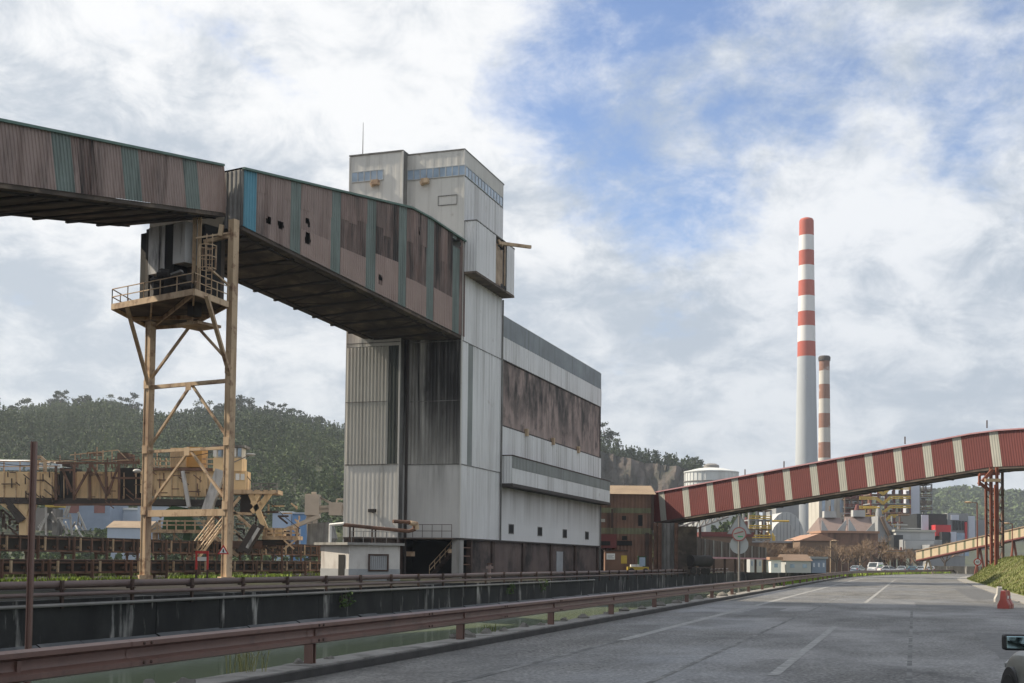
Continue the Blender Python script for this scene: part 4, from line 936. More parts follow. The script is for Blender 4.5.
# ------------------------------------------------------------------ belt conveyors in the yard
def yard_conveyor(label, base, zb_, L0, L1, legstep, hh, wid=1.3):
    t = thing('belt_conveyor', label, 'belt conveyor', base)
    o = V(base)
    g = MB(); g.obox(o+u*L0+v*-.0+Z*(zb_+hh-.06), u*(L1-L0), v*wid, Z*.06); g.build('belt', m_beamd, t)
    for k, (zz, th) in enumerate(((zb_, .16), (zb_+hh-.18, .12))):
        for dv in (0, wid): g = MB(); g.obox(o+u*L0+v*(dv-.06)+Z*zz, u*(L1-L0), v*.12, Z*th); g.build('stringer', m_rust, t)
    x = L0; k = 0
    while x < L1:
        g = MB()
        for dv in (-.08, wid-.2): g.beam(o+u*x+v*dv, o+u*x+v*dv+Z*(zb_+hh+.1), .2)
        g.beam(o+u*x+v*0+Z*(zb_-.1), o+u*x+v*wid+Z*(zb_-.1), .15); g.build('leg', m_rust, t); x += legstep; k += 1
    x = L0+.8; k = 0
    while x < L1 and k < 95:
        g = MB(); g.tube(o+u*x+v*.1+Z*(zb_+.42), o+u*x+v*(wid-.1)+Z*(zb_+.42), .13, 6); g.beam(o+u*x+v*-.14+Z*(zb_+.1), o+u*x+v*-.14+Z*(zb_+hh), .12, .22); g.build('roller', m_rust if k % 3 else m_yel, t); x += legstep/3; k += 1
    g = MB(); g.obox(o+u*L0+v*.28+Z*(zb_+.12), u*(L1-L0), v*(wid-.5), Z*(hh-.2)); g.build('return_belt', m_beamd, t)
    g = MB(); g.obox(o+u*L0+v*-.1+Z*(zb_+hh), u*(L1-L0), v*(wid+.2), Z*.10); g.build('cover', m_rustd, t)
    return t
yard_conveyor('nearest rusty ground-level belt conveyor running behind the trestle legs', AT(148, 95), .42, -62, 36, 4.6, .9)
yard_conveyor('second rusty belt conveyor, higher, running just beyond the nearest one', AT(148, 118), 2.0, -80, 36, 4.6, 1.25)
# wet grassy strips
def grass_mass(name, pts_fn, n, h, mt_, wblade=.05):
    g = MB()
    for i in range(n):
        p0 = pts_fn(); an = random.uniform(0, 6.28); hh_ = h*random.uniform(.4, 1.1); s_ = V((-math.sin(an), math.cos(an), 0))*wblade; tip = p0+V((math.cos(an)*hh_*.5, math.sin(an)*hh_*.5, hh_))
        g.add([p0-s_, p0+s_, tip], [(0, 1, 2)])
    return meta(g.build(name, mt_), kind='stuff')
cl_c = [(random.uniform(-40, 34), random.uniform(-2.2, -.4)) for k in range(15)]
def gp():
    a, b = random.choice(cl_c); return AT(148, 95)+u*(a+random.gauss(0, 1.3))+v*(b+random.gauss(0, .4))
grass_mass('grass', gp, 2600, .3, m_grassg, .06)
def gp2(): return AT(148, 112)+u*random.uniform(-50, 34)+v*random.uniform(-3, 1.5)
grass_mass('grass', gp2, 3000, .6, m_grass, .06)

# red trestle barrier and warning triangle
q_ = G(202.5, 572); q_ = V((q_.x, q_.y, 0)); q_ = AT(202, 92); t = thing('barrier_frame', 'small red and white painted steel frame standing in front of the conveyors', 'barrier', q_)
m_redp = mat('red_paint', (.50, .035, .03), .5, var=.12, vs=2)
for dx in (-.42, .42): g = MB(); g.beam(q_+V((dx, 0, .75)), q_+V((dx, 0, 2.0)), .14); g.build('post', m_redp, t); g = MB(); g.beam(q_+V((dx, 0, 0)), q_+V((dx, 0, .75)), .12); g.build('foot', m_rustd, t)
g = MB(); g.beam(q_+V((-.5, 0, 2.05)), q_+V((.5, 0, 2.05)), .16, .2); g.build('crossbar', m_redp, t)
g = MB(); g.beam(q_+V((-.36, .02, 1.55)), q_+V((.36, .02, 1.55)), .1, .3); g.build('panel', m_white, t)
m_signw = mat('sign_white', (.78, .78, .76), .5, var=.04); m_signb = mat('sign_black', (.02, .02, .02), .5); m_fred = mat('faded_red_sign', (.34, .13, .12), .6); m_fwhite = mat('grimy_sign_white', (.40, .40, .37), .6, var=.1, vs=3)
m_signg = mat('sign_back_grey', (.42, .44, .44), .45, metal=.3, var=.1)
def tri(c, r_, n, th, up=Z):
    n = V(n).normalized(); s_ = up.cross(n).normalized(); k = .866
    return [c+up*r_+n*th, c-up*r_*.5+s_*r_*k+n*th, c-up*r_*.5-s_*r_*k+n*th]
sc_ = P(223.3, 551, RL.y-1.0); sn = (-sc_); sn.z = 0; sn.normalize()
t = thing('warning_sign', 'red-bordered white warning triangle with black figure fixed to the right trestle leg', 'sign', sc_)
g = MB(); g.prism(tri(sc_, .46, sn, 0), sn*.03); g.build('border', m_redp, t)
g = MB(); g.prism(tri(sc_, .29, sn, .035), sn*.01); g.build('face', m_signw, t)
g = MB(); s_ = Z.cross(sn); g.beam(sc_+sn*.055+Z*.12, sc_+sn*.055-Z*.1, .09, .02); g.beam(sc_+sn*.055-s_*.08-Z*.02, sc_+sn*.055+s_*.1-Z*.1, .06, .02); g.build('pictogram', m_signb, t)
g = MB(); g.beam(sc_-sn*.01, sc_-sn*.7, .05); g.build('bracket', m_rust, t)

# ------------------------------------------------------------------ reclaimer machine behind
YM = 131.
m_lgr = mat('lamp_grey', (.40, .40, .39), .5)
RC = thing('stacker_reclaimer', 'long ochre bulk-handling machine with cab, stairs and rusty truss standing behind the conveyors', 'machine', AT(180, YM))
def pb(nm, px0, py0, px1, py1, m_, dy=0., dep=2.5, lab=None):
    a, b = P(px0, py1, YM+dy), P(px1, py0, YM+dy); g = MB(); g.obox(a, V((b.x-a.x, 0, 0)), V((0, dep, 0)), Z*(b.z-a.z)); return g.build(nm, m_, RC, label=lab)
def pbm(nm, pts, w_, m_, dy=0., lab=None):
    g = MB()
    for (x0, y0, x1, y1) in pts: g.beam(P(x0, y0, YM+dy), P(x1, y1, YM+dy), w_)
    return g.build(nm, m_, RC, label=lab)
pb('boom_girder', -90, 472, 54, 500, m_yel2); pb('boom_girder', 76, 472, 118, 499, m_yel2); pb('boom_girder', 150, 470, 228, 496, m_yel2); pb('boom_girder', 140, 471, 149.5, 493, m_yel2)
pb('girder_flange', -90, 499.8, 232, 502.5, m_trim, -.1, 2.7)
pb('dark_bay', 59, 468, 74, 501, m_dark, .3); pb('dark_bay', 118, 468, 140, 501, m_dark, .3); pb('dark_bay', 54.3, 474, 59, 497, m_trim, .4)
pbm('truss', [(56, 463, 140, 463), (56, 466, 56, 500), (74, 463, 74, 500), (74, 496, 92, 464), (92, 464, 107, 496), (90, 463, 90, 500), (106, 463, 106, 500), (119, 463, 119, 500), (62, 468, 72, 492), (54, 505, 140, 504), (60, 470, 74, 470), (112, 478, 140, 478), (107, 496, 119, 464)], .22, m_rust, -.6)
pbm('walkway_rail', [(-60, 462, 140, 460), (-60, 467, 60, 466), (4, 462, 4, 472), (20, 462, 20, 472), (44, 462, 44, 472), (60, 455, 60, 463), (75, 452, 75, 463), (97, 447, 97, 470), (103, 450, 103, 465), (112, 450, 112, 463), (70, 455, 118, 450), (118, 450, 128, 460)], .10, m_yel, .5)
pbm('pipe_loop', [(32, 472, 32, 461), (32, 461, 35, 457), (35, 457, 41, 457), (41, 457, 45, 461), (45, 461, 45, 472), (37, 470, 37, 460)], .3, m_yel, -.2)
pb('winch_box', 117, 453, 128, 462, m_rust, .5); pb('winch_box', 62, 462, 70, 466, m_rustd, .3)
pb('machinery_house', 170, 448, 186, 467, m_yel2, .2, 3.); pb('machinery_house', 186.2, 447, 202, 467, mat('orange_ochre_plate', (.50, .27, .075), .6, var=.12, streak=((.2, .1, .04), .6, 1, .1, .5, .7)), .6, 2.6, 'orange-toned half of the machinery house')
g = MB()
for k in range(8): g.beam(P(171+k*2, 448.5, YM+.15), P(171+k*2, 466.5, YM+.15), .07)
g.build('house_rib', m_yel, RC)
pbm('walkway_rail', [(151, 461, 170, 461), (151, 466, 170, 466), (154, 458, 154, 471), (160, 458, 160, 471), (166, 458, 166, 471), (157, 452, 157, 466), (202, 459, 213, 459), (202, 464, 213, 464), (207, 456, 207, 470)], .12, m_yel, .2)
pb('walkway', 148, 468.2, 228, 470, m_rust, -.4, 3.2)
cab = pb('cab', 213, 458, 242, 471, m_yel2, -1, 2.4); pb('cab_roof', 211.5, 445, 244.5, 447, m_gsheet, -1.2, 2.8); pb('cab_core', 214, 447, 242, 458, m_cladg, -.8, 2.0)
for k in range(6):
    x = 212.6+k*4.9; pb('cab_window', x+.5, 448, x+4.1, 456.5, m_glass if k not in (0, 4) else m_white, -1.05, .1)
pb('control_room', 231, 471, 246, 494, m_yel2, -.8, 2.4); pb('notice', 235.5, 473.5, 239.5, 480, m_signw, -.9, .06); pb('notice', 240.5, 474, 244.5, 480, m_white, -.9, .06)
pb('end_platform', 228, 490, 278, 493.5, m_yel, -1, 2.8)
pbm('end_rail', [(252, 483.5, 277.5, 483.5), (252, 487, 277.5, 487), (253, 483.5, 253, 491), (261, 483.5, 261, 491), (269, 483.5, 269, 491), (277, 483, 277, 492), (253, 491, 261, 483.5), (262, 491, 269, 484)], .11, m_gsheet, -1)
pbm('strut', [(251, 494, 266, 530), (270, 493, 257, 511), (259, 494, 253, 505), (252, 512, 262, 503)], .55, m_yel2, -.5)
pbm('strut', [(233, 511, 254, 530), (232, 507, 240, 497), (232, 513, 252, 514)], .28, m_yel, -.6)
pb('dark_chute', 240, 494, 256, 512, m_trim, .2, 2)
pbm('chute', [(221, 470, 206, 514)], 1.0, m_chute, -1.2); pbm('chute', [(183, 471, 189, 507)], .38, m_chute, -.6)
pbm('conveyor_leg', [(262, 525, 246, 553), (256, 525, 240, 552)], .6, m_trim, -1.5); pbm('conveyor_leg', [(259, 528, 247, 548)], .3, m_chute, -1.8)
pb('lower_platform', 262, 536, 298, 539.5, m_yel, -1, 3); pb('lower_cabin', 263, 528, 283, 537, m_yel2, 0, 2)
pbm('lower_rail', [(262, 529, 298, 529), (262, 533, 298, 533), (266, 528, 266, 537), (274, 528, 274, 537), (283, 528, 283, 537), (291, 528, 291, 537), (297, 528, 297, 538), (284, 540, 294, 549), (296, 540, 284, 549)], .16, m_yel, -1.1)
pb('turntable', 250, 540, 285, 545, m_trim, 0, 3.5)
pb('walkway', 150, 530, 216, 532.5, m_yel, -.5, 2.5); pbm('walkway_rail', [(158, 521, 208, 521), (158, 525, 208, 525), (160, 520, 160, 531), (167, 520, 167, 531), (176, 520, 176, 531), (185, 520, 185, 531), (195, 520, 195, 531), (204, 520, 204, 531), (150, 531, 160, 521)], .13, m_yel, -.6)
m_greenp = mat('green_machine_paint', (.03, .085, .03), .6, var=.25, vs=.7)
g = MB(); g.prism([P(165, 510, YM), P(172, 506, YM), P(182, 507, YM), P(192, 518, YM), P(202, 530, YM), P(162, 530, YM)], V((0, 2.5, 0))); g.build('green_hopper', m_greenp, RC); pb('green_leg', 183, 531, 190, 549, m_greenp, .2, 1)
stg = MB(); a_, b_ = P(187, 560, YM-6), P(214, 525, YM-2)
for k in (0, 1.0): stg.beam(a_+V((k, 0, 0)), b_+V((k, 0, 0)), .1, .28)
for k in range(12): c_ = a_.lerp(b_, k/11); stg.beam(c_, c_+V((1., 0, 0)), .22, .05)
o = stg.build('stair', m_yel, RC); hr = MB()
for k in (0, 1.0):
    for z in (.5, 1.0): hr.beam(a_+V((k, 0, z)), b_+V((k, 0, z)), .08)
    for j in range(6): c_ = a_.lerp(b_, j/5)+V((k, 0, 0)); hr.beam(c_, c_+Z, .07)
hr.build('handrail', m_yel, o)
pbm('strut', [(208, 531, 238, 556), (204, 545, 216, 530)], .35, m_yel, -.4); pbm('strut', [(212, 497, 236, 470), (214, 515, 232, 530)], .3, m_rust, .4)
pbm('lamp_arm', [(232, 463, 250, 455)], .10, m_pipeg, -1); g = MB(); g.ball(P(250.5, 454.5, YM-1), .4, 10, (1.4, .8, .4)); g.build('floodlight', m_lgr, RC); g = MB(); g.ball(P(137, 471, YM-1), .38, 10, (1.2, .8, .6)); g.build('floodlight', m_lgr, RC)
g = MB(); g.prism([P(-2, 503, YM), P(30, 503, YM), P(26, 516, YM), P(26, 543, YM), P(19, 543, YM), P(19, 518, YM)], V((0, 2.2, 0))); g.build('support_leg', m_yel2, RC)
g = MB(); g.beam(P(8, 502, YM-.1), P(24, 520, YM-.1), .5); g.beam(P(8, 506, YM-.3), P(20, 522, YM-.3), .3); g.build('leg_rib', m_trim, RC)
for px0, px1 in ((2, 60), (150, 175), (196, 262)): pb('bogie', px0, 541, px1, 548, m_yel if px0 < 50 else m_rust, -.4, 2.4)
for px in (10, 30, 45, 158, 205, 225, 248): g = MB(); g.lathe(P(px, 548, YM-.7), [(0, -.4), (.5, -.4), (.5, .4), (0, .4)], 12); g.build('wheel_guard', m_trim, RC)
pb('machine_leg', 206, 514, 212, 560, m_yel, .6, 1.); pb('machine_leg', 226, 496, 232, 556, m_yel, .8, 1.); pb('machine_leg', 152, 533, 156, 556, m_yel, .3, .8)

rg = random.Random(5)
def clutter(nm, n, x0, x1, y0, y1, w_, m_, dy, vert=.6):
    g = MB()
    for k in range(n):
        x, y = rg.uniform(x0, x1), rg.uniform(y0, y1); l = rg.uniform(3, 10); d = YM+dy+rg.uniform(-.4, .6)
        if rg.random() < vert: g.beam(P(x, y, d), P(x, min(y1+2, y+l), d), w_)
        elif rg.random() < .6: g.beam(P(x, y, d), P(min(x1, x+l*1.5), y, d), w_)
        else: g.beam(P(x, y, d), P(min(x1, x+l), y+l*.8, d), w_)
        if k < 11: g.build('pipe', m_, RC); g = MB()
    meta(g.build(nm, m_, RC), kind='stuff')
clutter('pipework', 34, 0, 54, 470, 500, .10, m_rustd, -.5, .4); clutter('pipework', 40, 54, 142, 462, 503, .09, m_rust, -.8, .55); clutter('pipework', 30, 74, 140, 452, 466, .10, m_rust, .6, .7)
clutter('pipework', 26, 150, 232, 470, 498, .10, m_rust, -.5, .5); clutter('pipework', 40, 150, 236, 503, 553, .16, m_yel, .9, .4); clutter('pipework', 40, 232, 300, 500, 552, .16, m_yel, .6, .45); clutter('pipework', 30, 236, 296, 512, 552, .2, m_rustd, .2, .3)
clutter('pipework', 30, 0, 34, 505, 548, .2, m_rustd, 2.5, .4)
g = MB()
for (xa, ya, xb, yb, sag) in ((0, 463, 54, 462, 3), (54, 458, 140, 456, 4), (150, 456, 213, 452, 3), (45, 501, 150, 503, 3), (242, 470, 300, 529, 4), (120, 452, 170, 449, 2)):
    pts = [P(xa+(xb-xa)*k/8, ya+(yb-ya)*k/8+sag*(1-((k-4)/4)**2), YM-.2) for k in range(9)]
    for a, b in zip(pts[:-1], pts[1:]): g.beam(a, b, .07)
g.build('cable', m_trim, RC)
for k in range(26):
    x = -20+k*12; 
    if 140 < x < 150 or x > 228: continue
    pbm('stiffener', [(x, 472.5, x, 499.5)], .10, m_yel, -.05)
# small yellow drive house with luffing trestle beyond
YK = 170.
m_lat = mat('lattice_grey', (.36, .35, .33), .6, var=.25)
t = thing('screening_plant', 'small yellow cabin with pale lattice arms and grey hoppers seen under the boom', 'machine', AT(58, YK))
def kb_(nm, x0, y0, x1, y1, m_, dep=3., T_=None, Y=YK): a, b = P(x0, y1, Y), P(x1, y0, Y); g = MB(); g.obox(a, V((b.x-a.x, 0, 0)), V((0, dep, 0)), Z*(b.z-a.z)); return g.build(nm, m_, T_)
m_yelb = mat('yellow_plate', (.46, .33, .05), .6, var=.15)
kb_('cabin', 45, 498, 60, 507, m_yelb, 3, t); kb_('hopper', 35, 508, 47, 530, m_pipeg, 3, t); kb_('hopper', 52, 509, 58, 535, m_gsheet, 2, t); kb_('base', 33, 536, 72, 552, m_gsheet, 4, t)
g = MB()
for (x0, y0, x1, y1) in ((40, 531, 48, 514), (64, 515, 70, 498), (66, 518, 72, 498), (70, 514, 72, 535), (57, 518, 72, 518), (60, 519, 68, 534), (46, 507, 46, 535), (78, 512, 86, 530)): g.beam(P(x0, y0, YK-.5), P(x1, y1, YK-.5), .24)
for k in range(9): g.beam(P(41+k*.9, 530-k*1.8, YK-.5), P(38+k*1.3, 526-k*1.6, YK-.5), .14); g.beam(P(64+k*.7, 515-k*1.8, YK-.5), P(67+k*.6, 516-k*1.8, YK-.5), .12)
for k in range(14): x = random.uniform(34, 90); y = random.uniform(512, 532); g.beam(P(x, y, YK+random.uniform(-2, 4)), P(x+random.uniform(-6, 6), y+random.uniform(4, 12), YK+random.uniform(-2, 4)), .16)
g.build('lattice', m_lat, t)
# pale blue sheds and warehouses
def house(name, label, px0, px1, ytop, ybot, Y, m_w, m_r, dep=12., rise=1.2, wins=0, cat='building', kindroof='gable', winm=None):
    a, b = P(px0, ybot, Y), P(px1, ytop, Y); zb0 = min(a.z, 0.); zb0 = 0. if a.z > -1 and a.z < 6 else a.z
    t = thing(name, label, cat, ((a.x+b.x)/2, Y, zb0)); W_ = b.x-a.x; h = b.z-zb0; g = MB()
    g.obox(V((a.x, Y, zb0)), V((W_, 0, 0)), V((0, dep, 0)), Z*h); g.build('wall', m_w, t)
    g = MB(); o = .3
    if kindroof == 'gable': g.prism([V((a.x-o, Y-o, b.z+.01)), V((a.x-o, Y+dep+o, b.z+.01)), V((a.x-o, Y+dep/2, b.z+rise))], V((W_+2*o, 0, 0)))
    elif kindroof == 'front': g.prism([V((a.x-o, Y-o, b.z+.01)), V((b.x+o, Y-o, b.z+.01)), V(((a.x+b.x)/2, Y-o, b.z+rise))], V((0, dep+2*o, 0)))
    else: g.obox(V((a.x-o, Y-o, b.z+.01)), V((W_+2*o, 0, 0)), V((0, dep+2*o, 0)), Z*rise)
    g.build('roof', m_r, t)
    for k in range(wins):
        x = a.x+W_*(k+.5)/wins; w_ = W_/wins*.35; g = MB(); g.obox(V((x-w_/2, Y-.06, zb0+h*.42)), V((w_, 0, 0)), V((0, .05, 0)), Z*h*.3); g.build('window', winm or m_glass, t)
    return t
m_lblue = mat('pale_blue_wall', (.38, .44, .53), .6, var=.06, vs=.3); m_mblue = mat('blue_wall', (.20, .25, .34), .6, var=.1); m_sblue = mat('bright_blue_wall', (.12, .26, .50), .5, var=.1); m_brick = mat('brick_red', (.20, .075, .065), .8)
house('harbour_office', 'pale blue office shed with tan hipped roof seen left of the trestle', 107, 148, 528, 541, 260, m_lblue, m_roofp, 10, 1.6, 3)
t = house('warehouse', 'long blue warehouse with red end panels beneath the ochre boom', 58, 110, 503, 530, 290, m_mblue, m_gsheet, 14, .8)
for x0, x1 in ((68, 79), (94, 105)): kb_('red_panel', x0, 502.5, x1, 513, m_brick, .1, t, 289.9)
house('warehouse', 'white-blue flat warehouse roof visible through the trestle legs', 100, 138, 510, 530, 300, m_lblue, m_white, 16, .5, 0, kindroof='flat')
house('warehouse', 'pale blue warehouse block between the two trestle legs', 137, 170, 506, 530, 280, m_lblue, m_white, 14, .6, 0, kindroof='flat')
house('warehouse', 'white and blue box warehouse near the beige harbour crane', 272, 291, 513, 540, 250, m_lblue, m_white, 10, .3, 2, kindroof='flat', winm=m_sblue)
house('container_block', 'bright blue container block beside the beige harbour crane', 292, 305.5, 514, 540, 245, m_sblue, m_lblue, 8, .3, 1, kindroof='flat', winm=m_lblue)
house('hillside_house', 'pale flat hillside house at the left edge below the knoll', -14, 24, 461, 470, 380, m_lblue, m_white, 12, .8, 3)
house('hillside_house', 'small white hillside house right of the slim post', 38, 62, 463, 468, 390, m_white, m_roofp, 10, .8, 2)
# harbour crane
YC = 190.
t = thing('harbour_crane', 'beige lattice harbour crane with raised boom left of the tower', 'crane', AT(318, YC))
m_beige = mat('beige_crane_paint', (.42, .35, .28), .6, var=.15, vs=.4)
def cb(nm, segs, w_, m_=m_beige):
    g = MB()
    for (x0, y0, x1, y1) in segs: g.beam(P(x0, y0, YC), P(x1, y1, YC), w_)
    g.build(nm, m_, t)
cb('mast', [(310, 545, 308, 494), (316, 545, 314, 492), (308, 520, 315, 505), (309, 500, 315, 495), (307, 508, 316, 508), (307, 498, 317, 498)], .7); cb('boom', [(314, 511, 352, 509), (315, 508, 352, 506)], .6); cb('tie', [(314, 494, 336, 507), (317, 496, 338, 506), (336, 507, 337, 499), (337, 499, 345, 499)], .2)
g = MB(); a = P(336, 509, YC); g.box(a, (2, 2, 2)); g.build('cab', m_beige, t); g = MB(); a = P(313, 505, YC); g.box(a, (2.2, 2.2, 3.2)); g.build('machine_house', m_beige, t)
t = thing('inclined_conveyor', 'beige inclined conveyor and dark hopper under the harbour crane', 'conveyor', AT(300, 180)); g = MB(); g.beam(P(283, 531, 180), P(320, 516, 180), .9, .6); g.build('belt_frame', m_beige, t)
g = MB(); g.prism([P(308, 524, 181), P(328, 522, 181), P(332, 538, 181), P(326, 552, 181), P(306, 552, 181)], V((0, 6, 0))); g.build('hopper', m_gsheet, t); g = MB(); g.beam(P(297, 525, 180), P(297, 553, 180), .5); g.beam(P(287, 529, 180), P(287, 553, 180), .5); g.build('support', m_rustd, t)

# ------------------------------------------------------------------ brown transfer house and red gallery
YB = 172.
BH = thing('transfer_house', 'rust-brown corrugated transfer house with olive bands beside the grey tower', 'building', AT(632, YB))
def bq(px, py, Y=YB): return P(px, py, Y)
a, b = bq(590, 575), bq(653, 495); x0, x1, zt_ = a.x, b.x, 11.2
def bwall(nm, xa, xb, z0, z1, m_, dy=0., pitch=.5, lab=None): g = MB(); g.corr(lambda x, h: V((x, YB-dy, z0+(z1-z0)*h)), xa, xb, pitch, .06, V((0, -1, 0))); return g.build(nm, m_, BH, label=lab)
zz = lambda py: P(630, py, YB).z
bwall('wall', x0, x1, zz(513), zt_, m_brownb); bwall('olive_band', x0, x1, zz(513)-.01, zz(508), m_olive, .05); bwall('wall', x0, x1, zz(529), zz(513)-.02, m_brownb); bwall('olive_band', x0, x1, zz(534), zz(528), m_olive, .05); bwall('wall', x0, x1, -.1, zz(534)-.02, m_brownb)
g = MB(); g.obox(V((x0, YB+.1, 0)), V((x1-x0, 0, 0)), V((0, 12, 0)), Z*(zt_-.1)); g.build('wall', m_brownb, BH, label='rear body of the house')
g = MB(); g.prism([V((x0-.4, YB-.4, zt_)), V((x0-.4, YB+6, zt_+1.6)), V((x0-.4, YB+12.4, zt_))], V((x1-x0+.8, 0, 0))); g.build('roof', m_roofp, BH)
def bdark(nm, px0, py0, px1, py1, m_=m_dark, dy=.09): p0, p1 = bq(px0, py1), bq(px1, py0); g = MB(); g.obox(V((p0.x, YB-dy, p0.z)), V((p1.x-p0.x, 0, 0)), V((0, .06, 0)), Z*(p1.z-p0.z)); return g.build(nm, m_, BH)
for r_ in ((622, 516, 626, 520), (638, 515, 642.5, 526), (617, 541, 632, 545.5), (622, 536, 627, 540)): bdark('opening', *r_)
bdark('patch', 611, 509, 613, 528, m_rustd, .12); bdark('patch', 645, 533, 649, 566, m_rustd, .12); bdark('patch', 651, 494, 654, 530, m_rustd, .12); bdark('pale_patch', 600, 519, 605, 522, m_cream, .12)
p0, p1 = bq(598, 548), bq(615.5, 534.5); g = MB(); g.obox(V((p0.x, YB-1.6, p0.z)), V((p1.x-p0.x, 0, 0)), V((0, 1.5, 0)), Z*(p1.z-p0.z)); o = g.build('red_box_bay', m_red, BH); g = MB(); g.obox(V((p0.x+.1, YB-1.66, p0.z+.35)), V((1.5, 0, 0)), V((0, .05, 0)), Z*.6); g.build('opening', m_dark, o)
p0, p1 = bq(597, 573), bq(604.5, 549); g = MB(); g.obox(V((p0.x, YB-.2, 0)), V((p1.x-p0.x, 0, 0)), V((0, .1, 0)), Z*3.4); g.build('doorway', m_dark, BH)
t = thing('notice_shed', 'small brown site shed with a white and a yellow notice on its front', 'shed', AT(617, YB-3)); Ys = YB-3.
kb_('wall', 605, 551, 627.5, 573.5, m_brownb, 2.6, t, Ys); kb_('roof', 604.5, 550, 628, 551.2, m_rustd, 2.8, t, Ys-.1); w_ = kb_('notice', 606.5, 553.5, 615, 559.5, m_signw, .06, t, Ys-.08); kb_('notice', 621, 555.5, 627, 563.5, m_yelb, .06, t, Ys-.08)
for k in range(3): kb_('text_line', 607.5, 555+k*1.3, 614-(k % 2)*1.5, 555.5+k*1.3, m_signg, .02, w_, Ys-.11)
t = thing('loader', 'small yellow and white site loader parked beside the notice shed', 'vehicle', AT(635, YB-5)); Yl = YB-5.
g = MB(); q0 = AT(629, Yl); L_ = 3.; g.box(q0+V((1.2, 0, .75)), (2.9, 1.3, .5)); g.build('chassis', m_yelb, t); g = MB(); g.box(q0+V((1.0, 0, 1.15)), (1.6, 1.1, .35)); g.build('hood', m_white, t)
g = MB()
for dx in (1.3, 2.2):
    for dy in (-.5, .5): g.beam(q0+V((dx, dy, .95)), q0+V((dx, dy, 2.4)), .09)
g.box(q0+V((1.75, 0, 2.42)), (1.2, 1.3, .1)); g.build('cab', m_greenp, t); g = MB(); g.box(q0+V((1.75, -.1, 1.7)), (.8, 1.0, 1.2)); g.build('cab_glass', m_glass, t)
for dx in (.3, 2.2): g = MB(); g.tube(q0+V((dx, -.75, .42)), q0+V((dx, -.45, .42)), .42, 14); g.build('wheel', m_beamd, t)
# red gallery
RA, RB_ = P(655, 522, 175), P(990, 467, 141)
rd = V((RB_.x-RA.x, RB_.y-RA.y, 0)); RL_ = rd.length; rd.normalize(); rn = V((rd.y, -rd.x, 0))
if rn.y > 0: rn = -rn
sl3 = (RB_.z-RA.z)/RL_; EXT = 14.
zb3 = lambda x: RA.z+sl3*min(x, RL_)
zt3 = lambda x: zb3(x)+4.15
cpx = [662, 686, 710.5, 735.6, 761, 787, 814, 841.7, 869.4, 898.4, 927.7, 958, 995]
cen = []
for x in cpx: yt = 508+(447-508)*(x-657)/(990-657); cen.append((ONP(x+.5, yt, RA, rd)-RA).dot(rd)+sl3*2)
pl = []; prev = -2.0
for c_ in cen:
    hw = .53; pl.append((prev, c_-hw, 'red_panel', m_red, None)); pl.append((c_-hw, c_+hw, 'cream_panel', m_cream, None)); prev = c_+hw
pl.append((prev, RL_+EXT, 'red_panel', m_red, None))
A3 = V((RA.x, RA.y, RA.z))
gt3, gfn3 = gallery('conveyor_gallery', 'dark red conveyor gallery with cream stripes rising over the road to the right', A3, rd, RL_+EXT, zb3, zt3, 3.8, rn, pl, .3, .03, sl3, m_red, None, 3.4, roofm=m_redtrim, edge=m_redtrim)
for px, py in ((784, 466), (905, 442), (745, 474), (987, 426)): g = MB(); q_ = ONP(px, py+2, RA, rd); g.tube(q_, q_+Z*.9, .08, 6); g.build('vent_stub', m_rustd, gt3)
t = thing('chute_stack', 'grey pipes and rusty columns under the low end of the red gallery', 'pipes', AT(668, 173))
for px, m_ in ((663.5, m_gsheet), (668, m_pipeg), (672, m_gsheet)): p0 = P(px, 575, 172.5); g = MB(); g.tube((p0.x, p0.y, 0), (p0.x, p0.y, 7.2), .42, 10); g.build('pipe', m_, t)
for px in (659.5, 655, 676): p0 = P(px, 575, 171.5); g = MB(); g.ibeam((p0.x, p0.y, 0), (p0.x, p0.y, 7.2), .5, .4, (1, 0, 0), .07); g.build('column', m_rust, t)
g = MB(); p0 = P(655, 560, 173); g.obox(V((p0.x, 173.4, 0)), V((6, 0, 0)), V((0, .3, 0)), Z*6.8); g.build('dark_screen', m_under, t)
# long brown low gallery behind the road sign
bA, bB = P(678, 556, 176), P(765, 557, 205); bd = V((bB.x-bA.x, bB.y-bA.y, 0)); bL = bd.length; bd.normalize(); bn = V((bd.y, -bd.x, 0)); bn = -bn if bn.y > 0 else bn
m_dbrown = mat('dark_brown_sheet', (.10, .075, .062), .75, var=.2, vs=.4, streak=(SOOT, .7, .8, .1, .48, .66))
t = thing('low_gallery', 'dark brown ribbed low gallery on posts behind the round road sign', 'conveyor gallery', bA.lerp(bB, .5)); bA.z = 0
z0, z1 = 2.55, 5.6
def bz(x): return z0, z1-1.7*min(1, x/8)**.6+1.3
g = MB(); g.corr(lambda x, h: bA+bd*x+Z*(z0+((6.3-2.0*min(1, (x/bL)**.5))-z0)*h), 0, bL, 1.5, .12, bn); g.build('cladding', m_dbrown, t)
g = MB(); g.obox(bA+bn*.2+Z*(z0-.25), bd*bL, -bn*4, Z*.25); g.build('floor', m_redtrim, t)
g = MB()
for k in range(12): x = bL*k/11; g.beam(bA+bd*x+bn*.12+Z*z0, bA+bd*x+bn*.12+Z*(6.3-2.0*min(1, (x/bL)**.5)), .22, .1)
g.build('rib', m_conc, t)
for k in range(9): x = bL*k/8; g = MB(); g.beam(bA+bd*x, bA+bd*x+Z*(z0-.25), .3); g.build('post', m_rustd, t)
t = thing('sloping_lattice', 'grey lattice conveyor sloping behind the low brown gallery', 'conveyor', AT(705, 190)); g = MB()
for o_ in (0, 1.2): g.beam(P(676, 536, 190)+Z*o_, P(728, 517, 200)+Z*o_, .25)
